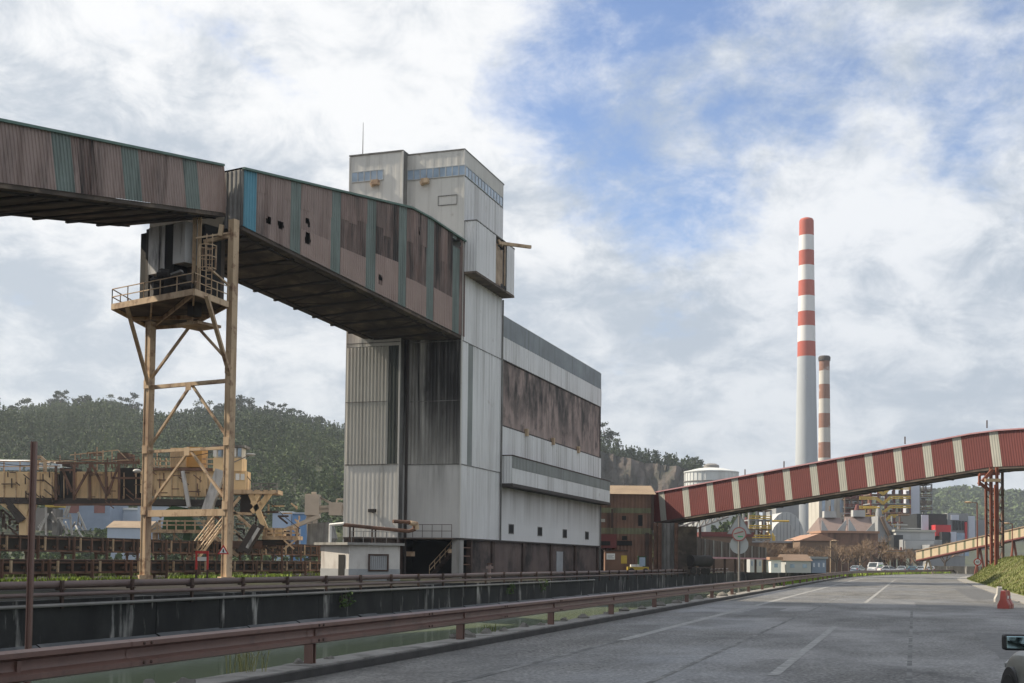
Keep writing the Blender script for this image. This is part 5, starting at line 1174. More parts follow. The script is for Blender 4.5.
for k in range(9): q0 = P(676, 536, 190).lerp(P(728, 517, 200), k/9); q1 = P(676, 536, 190).lerp(P(728, 517, 200), (k+1)/9); g.beam(q0, q1+Z*1.2, .15); g.beam(q0, q0+Z*1.2, .15)
g.build('truss', m_pipeg, t); g = MB(); q0 = P(700, 527, 194); g.beam(V((q0.x, q0.y, 0)), q0, .4); g.build('support', m_rustd, t)
t = thing('tank_wagon', 'dark cylindrical tank wagon parked under the low brown gallery', 'vehicle', AT(700, 174)); q0 = AT(690, 173); q1 = AT(709, 176); g = MB(); g.tube(q0+Z*1.9, q1+Z*1.9, .85, 14); g.build('tank', m_beamd, t)
g = MB(); g.beam(q0+Z*.9, q1+Z*.9, .8, .25); g.build('chassis', m_trim, t)
for k in (.15, .35, .7, .88): q_ = q0.lerp(q1, k); g = MB(); g.tube(q_+V((0, -.6, .45)), q_+V((0, -.35, .45)), .45, 12); g.build('wheel', m_beamd, t)
# pylon carrying the gallery over the road
t = thing('gallery_pylon', 'rusty red lattice pylon holding up the red gallery at the roadside mound', 'steel tower', AT(994, 141))
m_pyl = mat('red_oxide_steel', (.20, .06, .035), .65, var=.2, vs=.5, streak=((.09, .045, .03), .7, 1, .2, .5, .7))
for k, (px, dy, w_) in enumerate(((987, 1.5, .24), (992, -1.8, .30), (998, -2.2, .28), (1003.5, 1.8, .26))):
    p0 = AT(px-.5, 141+dy); g = MB(); g.ibeam(p0, p0+Z*(zb3(RL_)-.2), w_, w_, (1, 0, 0), .06); g.build('leg', m_pyl if k < 3 else m_rust, t)
g = MB(); p_ = [AT(992, 139.2), AT(998.5, 138.8), AT(1003, 142.8), AT(987.5, 142.5)]
for k in range(7):
    z0, z1 = .8+k*1.5, 2.3+k*1.5
    g.beam(p_[0]+Z*z0, p_[1]+Z*z1, .1); g.beam(p_[1]+Z*z0, p_[2]+Z*z1, .1); g.beam(p_[2]+Z*z0, p_[3]+Z*z1, .1); g.beam(p_[0]+Z*z1, p_[1]+Z*z1, .1); g.beam(p_[1]+Z*z1, p_[2]+Z*z1, .1)
g.build('lacing', m_rustd, t)
zz3 = zb3(RL_)
g = MB(); g.beam(AT(983, 139)+Z*(zz3-1.8), AT(993, 139)+Z*(zz3-.5), .35); g.beam(AT(979, 139.5)+Z*(zz3-1.9), AT(992, 140)+Z*(zz3-2.9), .3); g.beam(AT(980, 139.5)+Z*(zz3-1.), AT(980, 139.5)+Z*(zz3-2.3), .25); g.beam(AT(980, 139.3)+Z*(zz3-1), AT(1000, 139.3)+Z*(zz3-.9), .3); g.build('head_frame', m_pyl, t)
g = MB(); g.box(AT(993, 138.6)+Z*(zz3-1.7), (1.7, .5, .35)); g.build('lamp_box', m_yel, t)
p0 = AT(996, 128); t = thing('red_post', 'slender rust-red steel post standing in front of the pylon on the grassy mound', 'post', p0); g = MB(); g.ibeam(p0, p0+Z*10.2, .26, .24, (1, 0, 0), .04); g.build('shaft', m_pyl, t); g = MB(); g.box(p0+Z*.2, (.6, .6, .3)); g.build('foot', m_conc, t)

# ------------------------------------------------------------------ mound at the right
mb = MB(); NX, NY = 40, 60
def mound_z(a, b):
    e = b-(RWID+1.0); la_ = min(1, max(0, (a-50)/25.))*min(1, max(0, (172-a)/12.))
    k = min(1, max(0, e/4.2)); return la_*(2.5*(k*k*(3-2*k))**.8)+.04+.08*math.sin(a*.7+b)*k
def mound_p(a, b):
    j = (a+60)/step; k = int(j); fr = j-k; q_ = road_pt(k, b)*(1-fr)+road_pt(k+1, b)*fr; q_.z = mound_z(a, b); return q_
for j in range(NY+1):
    for i in range(NX+1): mb.v.append(tuple(mound_p(40+j*140/NY, RWID+.95+22*(i/NX)**1.4)))
mb.f = [(j*(NX+1)+i, j*(NX+1)+i+1, (j+1)*(NX+1)+i+1, (j+1)*(NX+1)+i) for j in range(NY) for i in range(NX)]; mb.sm = [True]*len(mb.f)
m_mound = mat('mound_turf', (.10, .11, .03), .95, var=.3, vs=.4, spots=((.17, .13, .06), .7, .35, .52, .66))
meta(mb.build('mound', m_mound), kind='structure')
def gm():
    a = random.uniform(42, 168); e = random.random()**1.2*14; return mound_p(a, RWID+1.15+e)
grass_mass('grass', gm, 30000, .17, m_grass, .03)
def gm2():
    a = random.uniform(75, 160); e = random.uniform(4, 11); return mound_p(a, RWID+1.15+e)
grass_mass('grass', gm2, 9000, .26, m_dry, .025)
def gm3():
    a = random.uniform(95, 290); return rail_pt(a, -.75+random.gauss(0, .25)-.4, .0)
grass_mass('grass', gm3, 5000, .5, m_grassg, .05)

# water-filled plastic barriers
m_plr = mat('red_plastic', (.28, .06, .05), .45, var=.12, vs=2, spots=((.25, .2, .18), .5, 2.5, .55, .7)); m_plw = mat('white_plastic', (.40, .385, .36), .5, var=.12, vs=2, spots=((.3, .27, .22), .6, 2.2, .52, .68)); m_plo = mat('orange_plastic', (.50, .15, .08), .45, var=.12, vs=2)
def barrier(loc, rz, m_, label):
    t = thing('traffic_barrier', label, 'barrier', loc, rz=rz)
    g = MB(); Lb = 1.15; sec = [(-.27, 0), (.27, 0), (.27, .18), (.15, .42), (.11, .82), (-.11, .82), (-.15, .42), (-.27, .18)]
    vs = []
    for x, k in ((-Lb/2, .9), (-Lb/2+.1, 1), (-.12, 1), (-.08, .86), (.08, .86), (.12, 1), (Lb/2-.1, 1), (Lb/2, .9)):
        for y, z in sec: vs.append((x, y*k, z*(1 if k > .95 else .97)))
    n = 8; g.add(vs, [(i*n+j, i*n+(j+1) % n, (i+1)*n+(j+1) % n, (i+1)*n+j) for i in range(7) for j in range(n)][::1]); g.add(vs[:n], [tuple(range(n))]); g.add(vs[-n:], [tuple(range(n))[::-1]])
    g.build('body', m_, t, local=True)
    g = MB(); g.tube((0, 0, .82), (0, 0, .88), .07, 10); g.build('filler_cap', m_beamd, t, local=True)
    g = MB(); g.box((.3, -.17, .52), (.2, .03, .13)); g.box((-.3, -.17, .52), (.2, .03, .13)); g.build('reflector', m_signw, t, local=True)
    t.scale = (.86, .86, .86); return t
def gb(px, py): q_ = G(px, py); return (q_.x, q_.y, .008)
barrier(gb(1005.5, 608.5), 1.0, m_plr, 'red plastic water barrier at the right kerb'); barrier(gb(999.5, 602), 1.25, m_plw, 'dirty white plastic water barrier behind the red one'); barrier(gb(1033, 618), 1.1, m_plo, 'orange-red plastic water barrier at the right edge nearest the car')
# ------------------------------------------------------------------ road signs
def disc(c, n, r_, th, N_=28):
    n = V(n).normalized(); a = V((0, 0, 1)).cross(n).normalized(); b = n.cross(a); return [V(c)+a*r_*math.cos(6.2832*k/N_)+b*r_*math.sin(6.2832*k/N_) for k in range(N_)]
def text_obj(s, c, n, size, m_, parent, name='lettering'):
    cu = bpy.data.curves.new(name, 'FONT'); cu.body = s; cu.align_x = 'CENTER'; cu.align_y = 'CENTER'; cu.size = size; cu.extrude = .004
    o = bpy.data.objects.new(name, cu); C.objects.link(o); dg = bpy.context.evaluated_depsgraph_get(); me = bpy.data.meshes.new_from_object(o.evaluated_get(dg)); bpy.data.objects.remove(o)
    o = bpy.data.objects.new(name, me); C.objects.link(o); me.materials.clear(); me.materials.append(m_)
    n = V(n).normalized(); xr = V((-n.y, n.x, 0)).normalized(); M_ = Matrix(((xr.x, 0, n.x), (xr.y, 0, n.y), (0, 1, n.z))).to_4x4()
    root = parent
    while root.parent: root = root.parent
    b = V(c)-BASE[root.name]; M_.translation = b; o.parent = parent; o.matrix_local = M_; return o
def pxof(p_): d = p_-EYE; return 512+FPX*d.dot(Rt)/d.dot(Fw)
spb = min((rail_pt(40+k*.25, -.75, 0) for k in range(160)), key=lambda p_: abs(pxof(p_)-739)); Ysp = spb.y
t = thing('road_sign_post', 'roadside post with grey triangle back, round red-rimmed sign and grey disc', 'sign', spb)
zy = lambda py: P(740, py, Ysp).z
face = (EYE-spb); face.z = 0; face.normalize()
g = MB(); g.tube(spb-Z*.4, spb+Z*zy(516), .055, 10); g.build('pole', m_pipeg, t)
g = MB(); cT = spb+Z*zy(527)-face*.07; g.prism(tri(cT, .74, face, 0), -face*.03); g.build('triangle_plate', m_signg, t)
g = MB()
tv = tri(cT, .74, face, .012)
for i in range(3): g.beam(tv[i], tv[(i+1) % 3], .05, .03)
g.build('triangle_rim', m_pipeg, t)
cD = spb+Z*zy(544.8)-face*.09; g = MB(); g.prism(disc(cD, face, .49, 0), -face*.03); g.build('disc_plate', m_signg, t)
cR = spb+Z*zy(534.2)+face*.07; g = MB(); g.prism(disc(cR, face, .385, 0), face*.02); o = g.build('round_plate', m_fred, t); g = MB(); g.prism(disc(cR+face*.022, face, .32, 0), face*.006); o2 = g.build('round_face', m_fwhite, o)
xr = V((-face.y, face.x, 0)); q_ = cR+face*.034
g = MB(); g.prism([q_-xr*.26-Z*.02, q_+xr*.24+Z*.12, q_+xr*.20+Z*.18, q_-xr*.27+Z*.04], face*.006); g.build('red_mark', m_fred, o)
g = MB(); g.prism([q_-xr*.08-Z*.16, q_+xr*.2-Z*.16, q_+xr*.2-Z*.10, q_-xr*.08-Z*.10], face*.006); g.build('green_mark', mat('green_print', (.06, .35, .15), .5), o)
p0 = P(977.5, 560, 150); p0 = V((p0.x, p0.y, 0)); f2 = -p0; f2.z = 0; f2.normalize()
t = thing('speed_sign', 'round red-bordered speed limit sign on a red post at the mound tip', 'sign', p0); cz = P(977.5, 562, 150).z
g = MB(); g.tube(p0, p0+Z*(cz+.3), .06, 8); g.build('post', m_pyl, t); c_ = p0+Z*cz+f2*.08; g = MB(); g.prism(disc(c_, f2, .45, 0), f2*.02); g.build('rim', m_redp, t); g = MB(); g.prism(disc(c_+f2*.022, f2, .33, 0), f2*.006); o = g.build('face', m_signw, t)
text_obj('40', c_+f2*.034, f2, .42, m_signb, o)
# lamp posts
def lamp(px, Y, ztop, m_, label, arm=.9, dirx=-1):
    p0 = AT(px, Y); t = thing('street_lamp', label, 'street lamp', p0); g = MB(); g.tube(p0, p0+Z*ztop, .11, 8, .07); g.build('pole', m_, t); g = MB(); g.beam(p0+Z*ztop, p0+V((dirx*arm, 0, ztop+.1)), .09); g.build('arm', m_, t); g = MB(); g.ball(p0+V((dirx*(arm+.3), 0, ztop+.08)), .5, 10, (1.1, .5, .28)); g.build('lamp_head', m_yel, t); return t
zl = lambda px, py, Y: P(px, py, Y).z
lamp(977.5, 165, zl(977, 503, 165), m_pyl, 'tall red lamp post rising behind the speed limit sign'); lamp(1012.5, 170, zl(1012, 524, 170), m_pyl, 'shorter red lamp post behind the grassy mound', .5)
lamp(793.5, 250, zl(793, 540, 250), m_yel, 'slim tan lamp post left of the brown gabled shed', .4); lamp(830.5, 240, zl(830, 541, 240), m_yel, 'slim tan lamp post in front of the brown gabled shed', .4, 1); lamp(860, 250, zl(860, 548, 250), m_yel, 'slim tan lamp post among bare trees near the parked van', .6); lamp(762, 230, zl(762, 549, 230), m_yel, 'short tan lamp post right of the round road sign', .4)

# ------------------------------------------------------------------ chimneys, tank and works in the distance
m_chw = mat('chimney_white', (.70, .70, .69), .7, var=.05, vs=.05); m_chr = mat('chimney_red', (.42, .085, .055), .7, var=.12, vs=.05); m_chg = mat('chimney_concrete', (.40, .43, .46), .8, var=.06, vs=.04, streak=((.30, .33, .36), .5, .2, .01, .5, .7))
m_chr2 = mat('chimney_faded_red', (.26, .135, .095), .8, var=.2, vs=.08, spots=((.5, .47, .43), .8, .16, .55, .64)); m_chw2 = mat('chimney_dirty_white', (.52, .50, .46), .8, var=.12, vs=.08, spots=((.26, .16, .12), .7, .14, .6, .68))
def chimney(name, label, px, Y, tops, reds, r_top, r_bot, mr_, mw_, mg_, cap):
    p0 = AT(px, Y); zs = [P(px, y, Y).z for y in tops]; Ht = zs[0]; t = thing(name, label, 'chimney', p0)
    rad = lambda z: r_top+(r_bot-r_top)*(1-z/Ht)**1.25
    for i in range(len(zs)-1):
        g = MB(); g.lathe(p0, [(rad(zs[i+1]), zs[i+1]), (rad(zs[i]), zs[i])], 40); g.build('band', mr_ if i % 2 == 0 else mw_, t)
    g = MB(); n = 8; g.lathe(p0, [(rad(zs[-1]*k/n), zs[-1]*k/n) for k in range(n+1)], 40); g.build('shaft', mg_, t)
    g = MB(); g.lathe(p0, cap(Ht, r_top), 30); g.build('cap', m_trim if 'slim' in label else m_chr, t)
    for k in (.25, .5): g = MB(); g.lathe(p0, [(rad(Ht*k)+.1, Ht*k), (rad(Ht*k)+.5, Ht*k), (rad(Ht*k)+.5, Ht*k+.5), (rad(Ht*k)+.1, Ht*k+.5)], 30) if 'slim' in label else None
    return t
chimney('chimney', 'tallest chimney, grey shaft with red and white bands at the top', 806.5, 500, [221, 236, 251, 266, 281, 296.5, 312, 326.5, 342, 357], 1, 2.95, 5.4, m_chr, m_chw, m_chg, lambda H, r: [(r*1.0, H), (r*.85, H+.8), (r*.4, H+1.3), (0.01, H+1.4)])
chimney('chimney', 'shorter slim chimney with rusty faded red and white bands', 824.5, 470, [360, 371, 384.5, 399, 413.5, 428, 442.5, 458, 475, 490, 505], 1, 2.0, 2.9, m_chr2, m_chw2, m_chw2, lambda H, r: [(r*1.12, H-.4), (r*1.18, H+.9), (r*1.0, H+1.5), (.8*r, H+1.5)])
# gasholder
p0 = AT(711, 420); zt_ = P(711, 473, 420).z; rt_ = 9.2; t = thing('storage_tank', 'white cylindrical storage tank with roof vent behind the red gallery', 'tank', p0)
m_tank = mat('tank_white', (.56, .58, .58), .6, var=.06, vs=.1, streak=((.42, .42, .41), .5, .3, .03, .5, .7))
g = MB(); g.lathe(p0, [(rt_, 0), (rt_, zt_)], 48); g.build('shell', m_tank, t); g = MB(); g.lathe(p0, [(rt_+.25, zt_), (rt_+.25, zt_+.35), (rt_*.5, zt_+1.5), (.01, zt_+2)], 48); g.build('roof', m_tank, t)
g = MB(); g.lathe(p0, [(2.7, zt_+1.2), (2.7, zt_+2.6), (1.6, zt_+3.2), (.01, zt_+3.3)], 24); g.build('vent', m_pipeg, t)
for z in (zt_-3.3, zt_-8): g = MB(); g.lathe(p0, [(rt_+.02, z), (rt_+.3, z), (rt_+.3, z+.3), (rt_+.02, z+.3)], 48); g.build('ring', m_pipeg, t)
g = MB()
for k in range(36): a_ = 6.283*k/36; q_ = p0+V((rt_*math.cos(a_), rt_*math.sin(a_), 0)); g.beam(q_, q_+Z*zt_, .25)
g.build('stiffener', m_tank, t)
# works
m_lgrey = mat('works_pale_grey', (.42, .43, .43), .7, var=.08, vs=.15, streak=((.26, .26, .25), .6, .3, .05, .5, .7)); m_mgrey = mat('works_grey', (.27, .28, .29), .7, var=.1, vs=.15, streak=((.15, .15, .15), .6, .3, .05, .5, .7))
m_orange = mat('orange_roof', (.34, .20, .135), .8, var=.12); m_pkroof = mat('pinkish_roof', (.215, .165, .152), .8, var=.1); m_wbrown = mat('works_brown', (.175, .12, .085), .85, var=.2, vs=.3); m_black = mat('black_sheet', (.03, .033, .036), .5, var=.15); m_lilac = mat('white_sheet', (.55, .58, .66), .5, var=.05); m_rsheet = mat('signal_red_sheet', (.50, .045, .05), .5, var=.06); m_ypipe = mat('yellow_rail_paint', (.55, .36, .05), .55, var=.1)
def arch(px0, px1, ytop, ybot, Y, label, dep=26):
    a, b = P(px0, ybot, Y), P(px1, ytop, Y); t = thing('arched_shed', label, 'shed', ((a.x+b.x)/2, Y, 0)); W_ = b.x-a.x; zw = b.z*.55; pts = [V((a.x, Y, 0)), V((b.x, Y, 0)), V((b.x, Y, zw))]
    for k in range(1, 12): an = math.pi*k/12; pts.append(V(((a.x+b.x)/2+W_/2*math.cos(an), Y, zw+(b.z-zw)*math.sin(an))))
    pts.append(V((a.x, Y, zw))); g = MB(); g.prism(pts, V((0, dep, 0))); g.build('shell', m_lgrey, t)
    g = MB()
    for k in range(1, 8): x = a.x+W_*k/8; g.beam((x, Y-.06, .3), (x, Y-.06, zw+(b.z-zw)*math.sqrt(max(0, 1-((x-(a.x+b.x)/2)/(W_/2))**2))-.3), .16)
    g.build('rib', m_mgrey, t)
arch(770, 797.5, 521, 548, 330, 'front grey arched shed left of the chimney foot'); arch(769, 804, 512, 548, 350, 'rear larger grey arched shed left of the chimney foot')
t = house('works_hall', 'dull green-grey flat works hall left of the chimney foot', 776, 799, 502, 548, 380, m_mgrey, m_lgrey, 15, .6, 0, kindroof='flat')
def rack(px0, px1, ytop, ybot, Y, label, nx, ny, mcol, mrail, zig=False, dep=7.):
    t = thing('pipe_rack', label, 'scaffold', AT((px0+px1)/2, Y)); a, b = P(px0, ybot, Y), P(px1, ytop, Y); W_ = b.x-a.x; H_ = b.z; z0 = max(a.z, 0)
    for i in range(nx+1):
        g = MB()
        for dy in (0, dep): g.beam((a.x+W_*i/nx, Y+dy, 0), (a.x+W_*i/nx, Y+dy, H_), .45)
        g.build('column', mcol, t)
    for j in range(ny+1):
        z = z0+(H_-z0)*j/ny-.3; g = MB(); g.obox(V((a.x, Y-.3, z)), V((W_, 0, 0)), V((0, dep, 0)), Z*.3); g.build('deck', m_mgrey if j % 2 else m_wbrown, t)
        g = MB()
        for dz in (.55, 1.1):
            if zig and j < ny:
                pts = [V((a.x-W_*.3, Y-.5, z+dz+1.)), V((a.x+W_*.12, Y-.5, z+dz+1.)), V((a.x+W_*.3, Y-.5, z+dz-.6)), V((a.x+W_*.48, Y-.5, z+dz+1.3)), V((b.x, Y-.5, z+dz+1.4))]
                for q0, q1 in zip(pts[:-1], pts[1:]): g.beam(q0, q1, .38, .42)
            else: g.beam((a.x, Y-.4, z+dz), (b.x, Y-.4, z+dz), .3)
        g.build('handrail', mrail, t)
        for i in range(nx):
            if random.random() < .75: g = MB(); x = a.x+W_*(i+random.uniform(.2, .5))/nx; g.tube((x, Y+dep*.5, z+.3), (x, Y+dep*.5, z+random.uniform(1.2, 2.4)), random.uniform(.4, .9), 10); g.build('vessel', random.choice((m_lgrey, m_mgrey, m_wbrown, m_chr2)), t)
    return t
rack(749, 771, 510, 548, 300, 'white pipe rack with yellow handrails left of the arched sheds', 3, 4, m_lgrey, m_ypipe)
house('works_hall', 'pale beige works hall with brown bands behind the slim chimney', 819, 846, 488, 530, 400, m_cladg, m_wbrown, 14, .8, 3, kindroof='flat')
t = house('boiler_house', 'dark brown boiler house behind the hipped sheds', 845, 872, 489, 530, 410, m_wbrown, m_mgrey, 14, .8, 0, kindroof='flat'); kb_('grey_cladding', 849, 499, 866, 508, m_mgrey, .3, t, 409.6)
for y in (492, 496, 509, 513, 518): kb_('floor_band', 844, y, 872, y+1.1, m_red, .4, t, 409.4)
rack(871, 910, 485, 531, 380, 'tall open process structure with yellow zigzag walkways and red columns', 5, 5, m_red, m_ypipe, True, 9)
rack(845, 871, 491, 531, 396, 'dark rusty open steel frame with many pipes left of the yellow walkways', 4, 5, m_wbrown, m_red, False, 8)
house('process_tower', 'pale lilac-grey process tower block beside the yellow walkways', 910, 919.5, 479, 530, 385, m_lilac, m_mgrey, 10, .5, 0, 'tower', 'flat')
rack(920, 931.5, 484, 530, 390, 'dark lattice process tower right of the pale tower block', 2, 7, m_mgrey, m_wbrown, False, 8)
def hipshed(px0, px1, yt, ye, yb, Y, label):
    a, b = P(px0, yb, Y), P(px1, ye, Y); zt2_ = P(px0, yt, Y).z; t = thing('hipped_shed', label, 'shed', ((a.x+b.x)/2, Y, 0)); W_ = b.x-a.x; dep = 14.
    g = MB(); g.obox(V((a.x, Y, 0)), V((W_, 0, 0)), V((0, dep, 0)), Z*b.z); g.build('wall', m_mgrey, t)
    e = [V((a.x-.3, Y-.3, b.z)), V((b.x+.3, Y-.3, b.z)), V((b.x+.3, Y+dep, b.z)), V((a.x-.3, Y+dep, b.z))]; r0, r1 = V((a.x+W_*.06, Y+4, zt2_)), V((b.x-W_*.06, Y+4, zt2_))
    g = MB(); g.add(e+[r0, r1], [(0, 1, 5, 4), (1, 2, 5), (2, 3, 4, 5), (3, 0, 4), (3, 2, 1, 0)]); g.build('roof', m_pkroof, t)
    g = MB(); g.prism([V((a.x, Y-.36, b.z+.02)), V((a.x+W_*.3, Y-.36, b.z+.02)), V((a.x+W_*.02, Y-.2, zt2_*.96))], V((0, .1, 0))); g.prism([V((b.x-W_*.42, Y-.36, b.z+.02)), V((b.x, Y-.36, b.z+.02)), V((b.x, Y-.2, zt2_*.96))], V((0, .1, 0))); g.build('gable_panel', m_lgrey, t)
    g = MB(); g.box(((a.x+b.x)/2, Y+4, zt2_+.8), (3, 2, 1.6)); g.build('roof_vent', m_lgrey, t)
hipshed(821, 846, 517, 532, 548, 300, 'left of two hipped sheds with grey gable panels and pinkish roofs'); hipshed(848, 877.5, 516, 532, 548, 298, 'right of two hipped sheds with grey gable panels and pinkish roofs')
t = thing('grey_bunker', 'grey corrugated bunker with a diagonal conveyor right of the hipped sheds', 'bunker', AT(886, 295)); g = MB(); g.prism([P(878, 542, 295), P(878, 516, 295), P(882, 516, 295), P(894, 530, 295), P(894, 542, 295)], V((0, 10, 0))); g.build('shell', m_mgrey, t); g = MB(); g.beam(P(881, 517, 294.7), P(891, 540, 294.7), .9, .6); g.build('conveyor', m_wbrown, t)
house('brown_shed', 'rusty brown shed with orange ridge cap in front of the hipped sheds', 822, 878, 533.5, 552, 270, m_brownb, m_orange, 10, .5, 0, 'shed', 'flat')
t = house('gabled_shed', 'brown gabled shed with an orange roof slope near the chimney foot', 800, 838, 541, 556, 255, m_wbrown, m_orange, 16, 1.5, 0, 'shed', 'front')
house('brown_shed', 'low brown wall-like shed behind the bare trees left of the gabled shed', 748, 797, 543, 556, 262, m_wbrown, m_mgrey, 8, .4, 0, 'shed', 'flat')
house('workshop', 'pale low workshop right of the round road sign', 786, 811, 561, 572, 222, m_lgrey, m_wbrown, 8, 1.2, 2, 'shed'); house('workshop', 'blue and white small cabin beside the pale workshop', 811.5, 826, 559, 572, 224, m_mblue, m_mgrey, 6, .4, 3, 'shed', 'flat', m_lilac)
house('site_cabin', 'white site cabin with an orange top behind the guardrail', 771, 781, 560, 572, 218, m_white, m_orange, 5, .5, 1, 'cabin', 'flat'); house('site_cabin', 'grey blue-windowed site cabin right of the road sign', 750, 762, 557, 572, 221, m_lgrey, m_mgrey, 5, .4, 3, 'cabin', 'flat', m_mblue)
house('brown_shed', 'long reddish-brown roofed shed behind the road sign', 702, 752, 537, 545, 240, m_wbrown, m_red, 14, .9, 0, 'shed', 'flat')
t = thing('pipe_bridge', 'rusty pipe bridge with many thin pipes crossing behind the bare trees', 'pipes', AT(800, 275)); 
for k in range(5):
    g = MB(); y = 549.5+k*.9; g.tube(P(742, y, 276+k*.3), P(905, y+1, 276+k*.3), .16+.05*(k % 3), 6); g.build('pipe', (m_rust, m_lgrey, m_ypipe, m_mgrey, m_wbrown)[k], t)
for k in range(11): q_ = P(746+k*15.5, 549, 276.7); g = MB(); g.beam(V((q_.x, q_.y, 0)), q_+Z*.4, .35); g.build('trestle', m_pyl if k % 3 else m_rustd, t)
rg = random.Random(8)
for nm, lb, x0, x1, y0, y1, Yc in (('pipe_cluster', 'tangle of grey, brown and yellow pipes beside the arched sheds', 738, 775, 518, 548, 310), ('pipe_cluster', 'tangle of pipes and platforms on the roof line above the hipped sheds', 815, 880, 505, 528, 375), ('pipe_cluster', 'dark and red pipework between the grey bunker and the concrete works', 878, 902, 512, 545, 305)):
    t = thing(nm, lb, 'pipes', AT((x0+x1)/2, Yc))
    for k in range(26):
        x, y = rg.uniform(x0, x1), rg.uniform(y0, y1); q_ = P(x, y, Yc+rg.uniform(-3, 3)); g = MB(); r_ = rg.random()
        if r_ < .45: g.tube(V((q_.x, q_.y, 0)), q_, rg.uniform(.12, .35), 6)
        elif r_ < .8: g.tube(q_, q_+V((rg.uniform(2, 6), 0, 0)), rg.uniform(.12, .3), 6); g.beam(V((q_.x+.5, q_.y, 0)), q_+V((.5, 0, 0)), .2)
        else: g.lathe(V((q_.x, q_.y, 0)), [(1., 0), (1., q_.z*.9), (.5, q_.z), (0.01, q_.z+.3)], 12)
        g.build('pipe', rg.choice((m_mgrey, m_lgrey, m_wbrown, m_rust, m_ypipe, m_red, m_mgrey)), t)
# modern dark block
t = thing('office_block', 'modern black office block with white and red panels at the right', 'building', AT(938, 330))
def ob(nm, x0, y0, x1, y1, m_, Y, dep): return kb_(nm, x0, y0, x1, y1, m_, dep, t, Y)
ob('black_volume', 917, 514, 947, 556, m_black, 330, 18); ob('white_panel', 921.5, 515, 928.5, 533, m_lilac, 329.6, .3); ob('red_volume', 935.5, 525, 951, 536, m_rsheet, 326, 3.6); ob('black_volume', 942, 532, 950.5, 552, m_black, 324, 5.5); ob('white_volume', 950.8, 532, 956.5, 548, m_lilac, 324.5, 5); ob('grey_volume', 947.5, 513.5, 968, 552, m_mgrey, 334, 16); ob('white_panel', 951, 515, 959, 520, m_lilac, 333.6, .3)
for k in range(5): ob('window', 953+k*3, 521, 955+k*3, 530, m_black, 333.7, .2)
ob('white_volume', 968.5, 516, 975, 550, m_lilac, 336, 12); ob('red_panel', 965, 522, 967.2, 545, m_rsheet, 333.5, .4); ob('glass_panel', 957, 533, 965, 546, m_glass, 333.6, .3); ob('grey_volume', 975.5, 520, 986, 550, m_mgrey, 338, 10)
t = thing('concrete_works', 'long pale concrete works with banded flat roofs below the black office block', 'building', AT(915, 290))
kb_('upper_wall', 896, 531, 935, 541, m_lgrey, 12, t, 292); kb_('roof_band', 895, 530, 936, 531.5, m_cream, 13, t, 291.5); kb_('lower_wall', 903, 540, 942, 556, m_mgrey, 8, t, 286); kb_('panel', 905, 541, 934, 549, m_lgrey, .3, t, 285.6); kb_('dark_door', 894, 535, 903, 548, m_black, 4, t, 289); kb_('side_block', 930, 545, 965, 568, m_mgrey, 8, t, 280)
for k in range(3): kb_('window', 953+k*6, 548, 957+k*6, 556, m_glass, .2, t, 279.8)
# small beige conveyor at the right
sA, sB = P(916, 560, 235), P(1040, 533, 210); sd = V((sB.x-sA.x, sB.y-sA.y, 0)); sL = sd.length; sd.normalize(); sn_ = V((sd.y, -sd.x, 0)); sn_ = -sn_ if sn_.y > 0 else sn_
t = thing('small_gallery', 'narrow beige conveyor gallery with brown stripes behind the pylon', 'conveyor gallery', sA.lerp(sB, .5)); fz = lambda x: sA.z+(sB.z-sA.z)*x/sL
m_beigep = mat('beige_sheet', (.46, .37, .25), .7, var=.1)
for k in range(14):
    x0_, x1_ = sL*k/14, sL*(k+1)/14
    for q0, q1, m_, nm in ((x0_, x1_-.5, m_beigep, 'beige_panel'), (x1_-.5, x1_, m_olive, 'brown_panel')):
        g = MB(); g.add([sA*1+sd*q0+Z*(fz(q0)-sA.z), sA+sd*q1+Z*(fz(q1)-sA.z), sA+sd*q1+Z*(fz(q1)-sA.z+1.6), sA+sd*q0+Z*(fz(q0)-sA.z+1.6)], [(0, 1, 2, 3)]); g2 = MB(); g2.add([(V(x_)-sn_*1.8) for x_ in g.v[:4]], [(3, 2, 1, 0)]); g.build(nm, m_, t); g2.build(nm, m_, t)
g = MB(); g.beam(sA-sn_*.9-Z*.12, sA+sd*sL+Z*(sB.z-sA.z-.12)-sn_*.9, 2.1, .25); g.build('floor', m_red, t); g = MB(); g.beam(sA-sn_*.9+Z*1.7, sA+sd*sL+Z*(sB.z-sA.z+1.7)-sn_*.9, 2.1, .18); g.build('roof', m_roofp, t)
for x in (2.2, 14.5, 22): 
    q_ = sA+sd*x-sn_*.9; g = MB(); zt_ = fz(x); g.beam(V((q_.x-.9, q_.y, 0)), V((q_.x, q_.y, zt_)), .3); g.beam(V((q_.x+.9, q_.y, 0)), V((q_.x, q_.y, zt_)), .3); g.build('trestle', m_beigep if x < 5 else m_pyl, t)
t = thing('retaining_wall', 'dark low wall at the road bend behind the speed limit sign', 'wall', AT(970, 205)); g = MB(); p0, p1 = AT(934, 262), AT(1030, 205); g.obox(p0, p1-p0, V((.2, .5, 0)), Z*1.5); g.build('wall', m_quay, t)

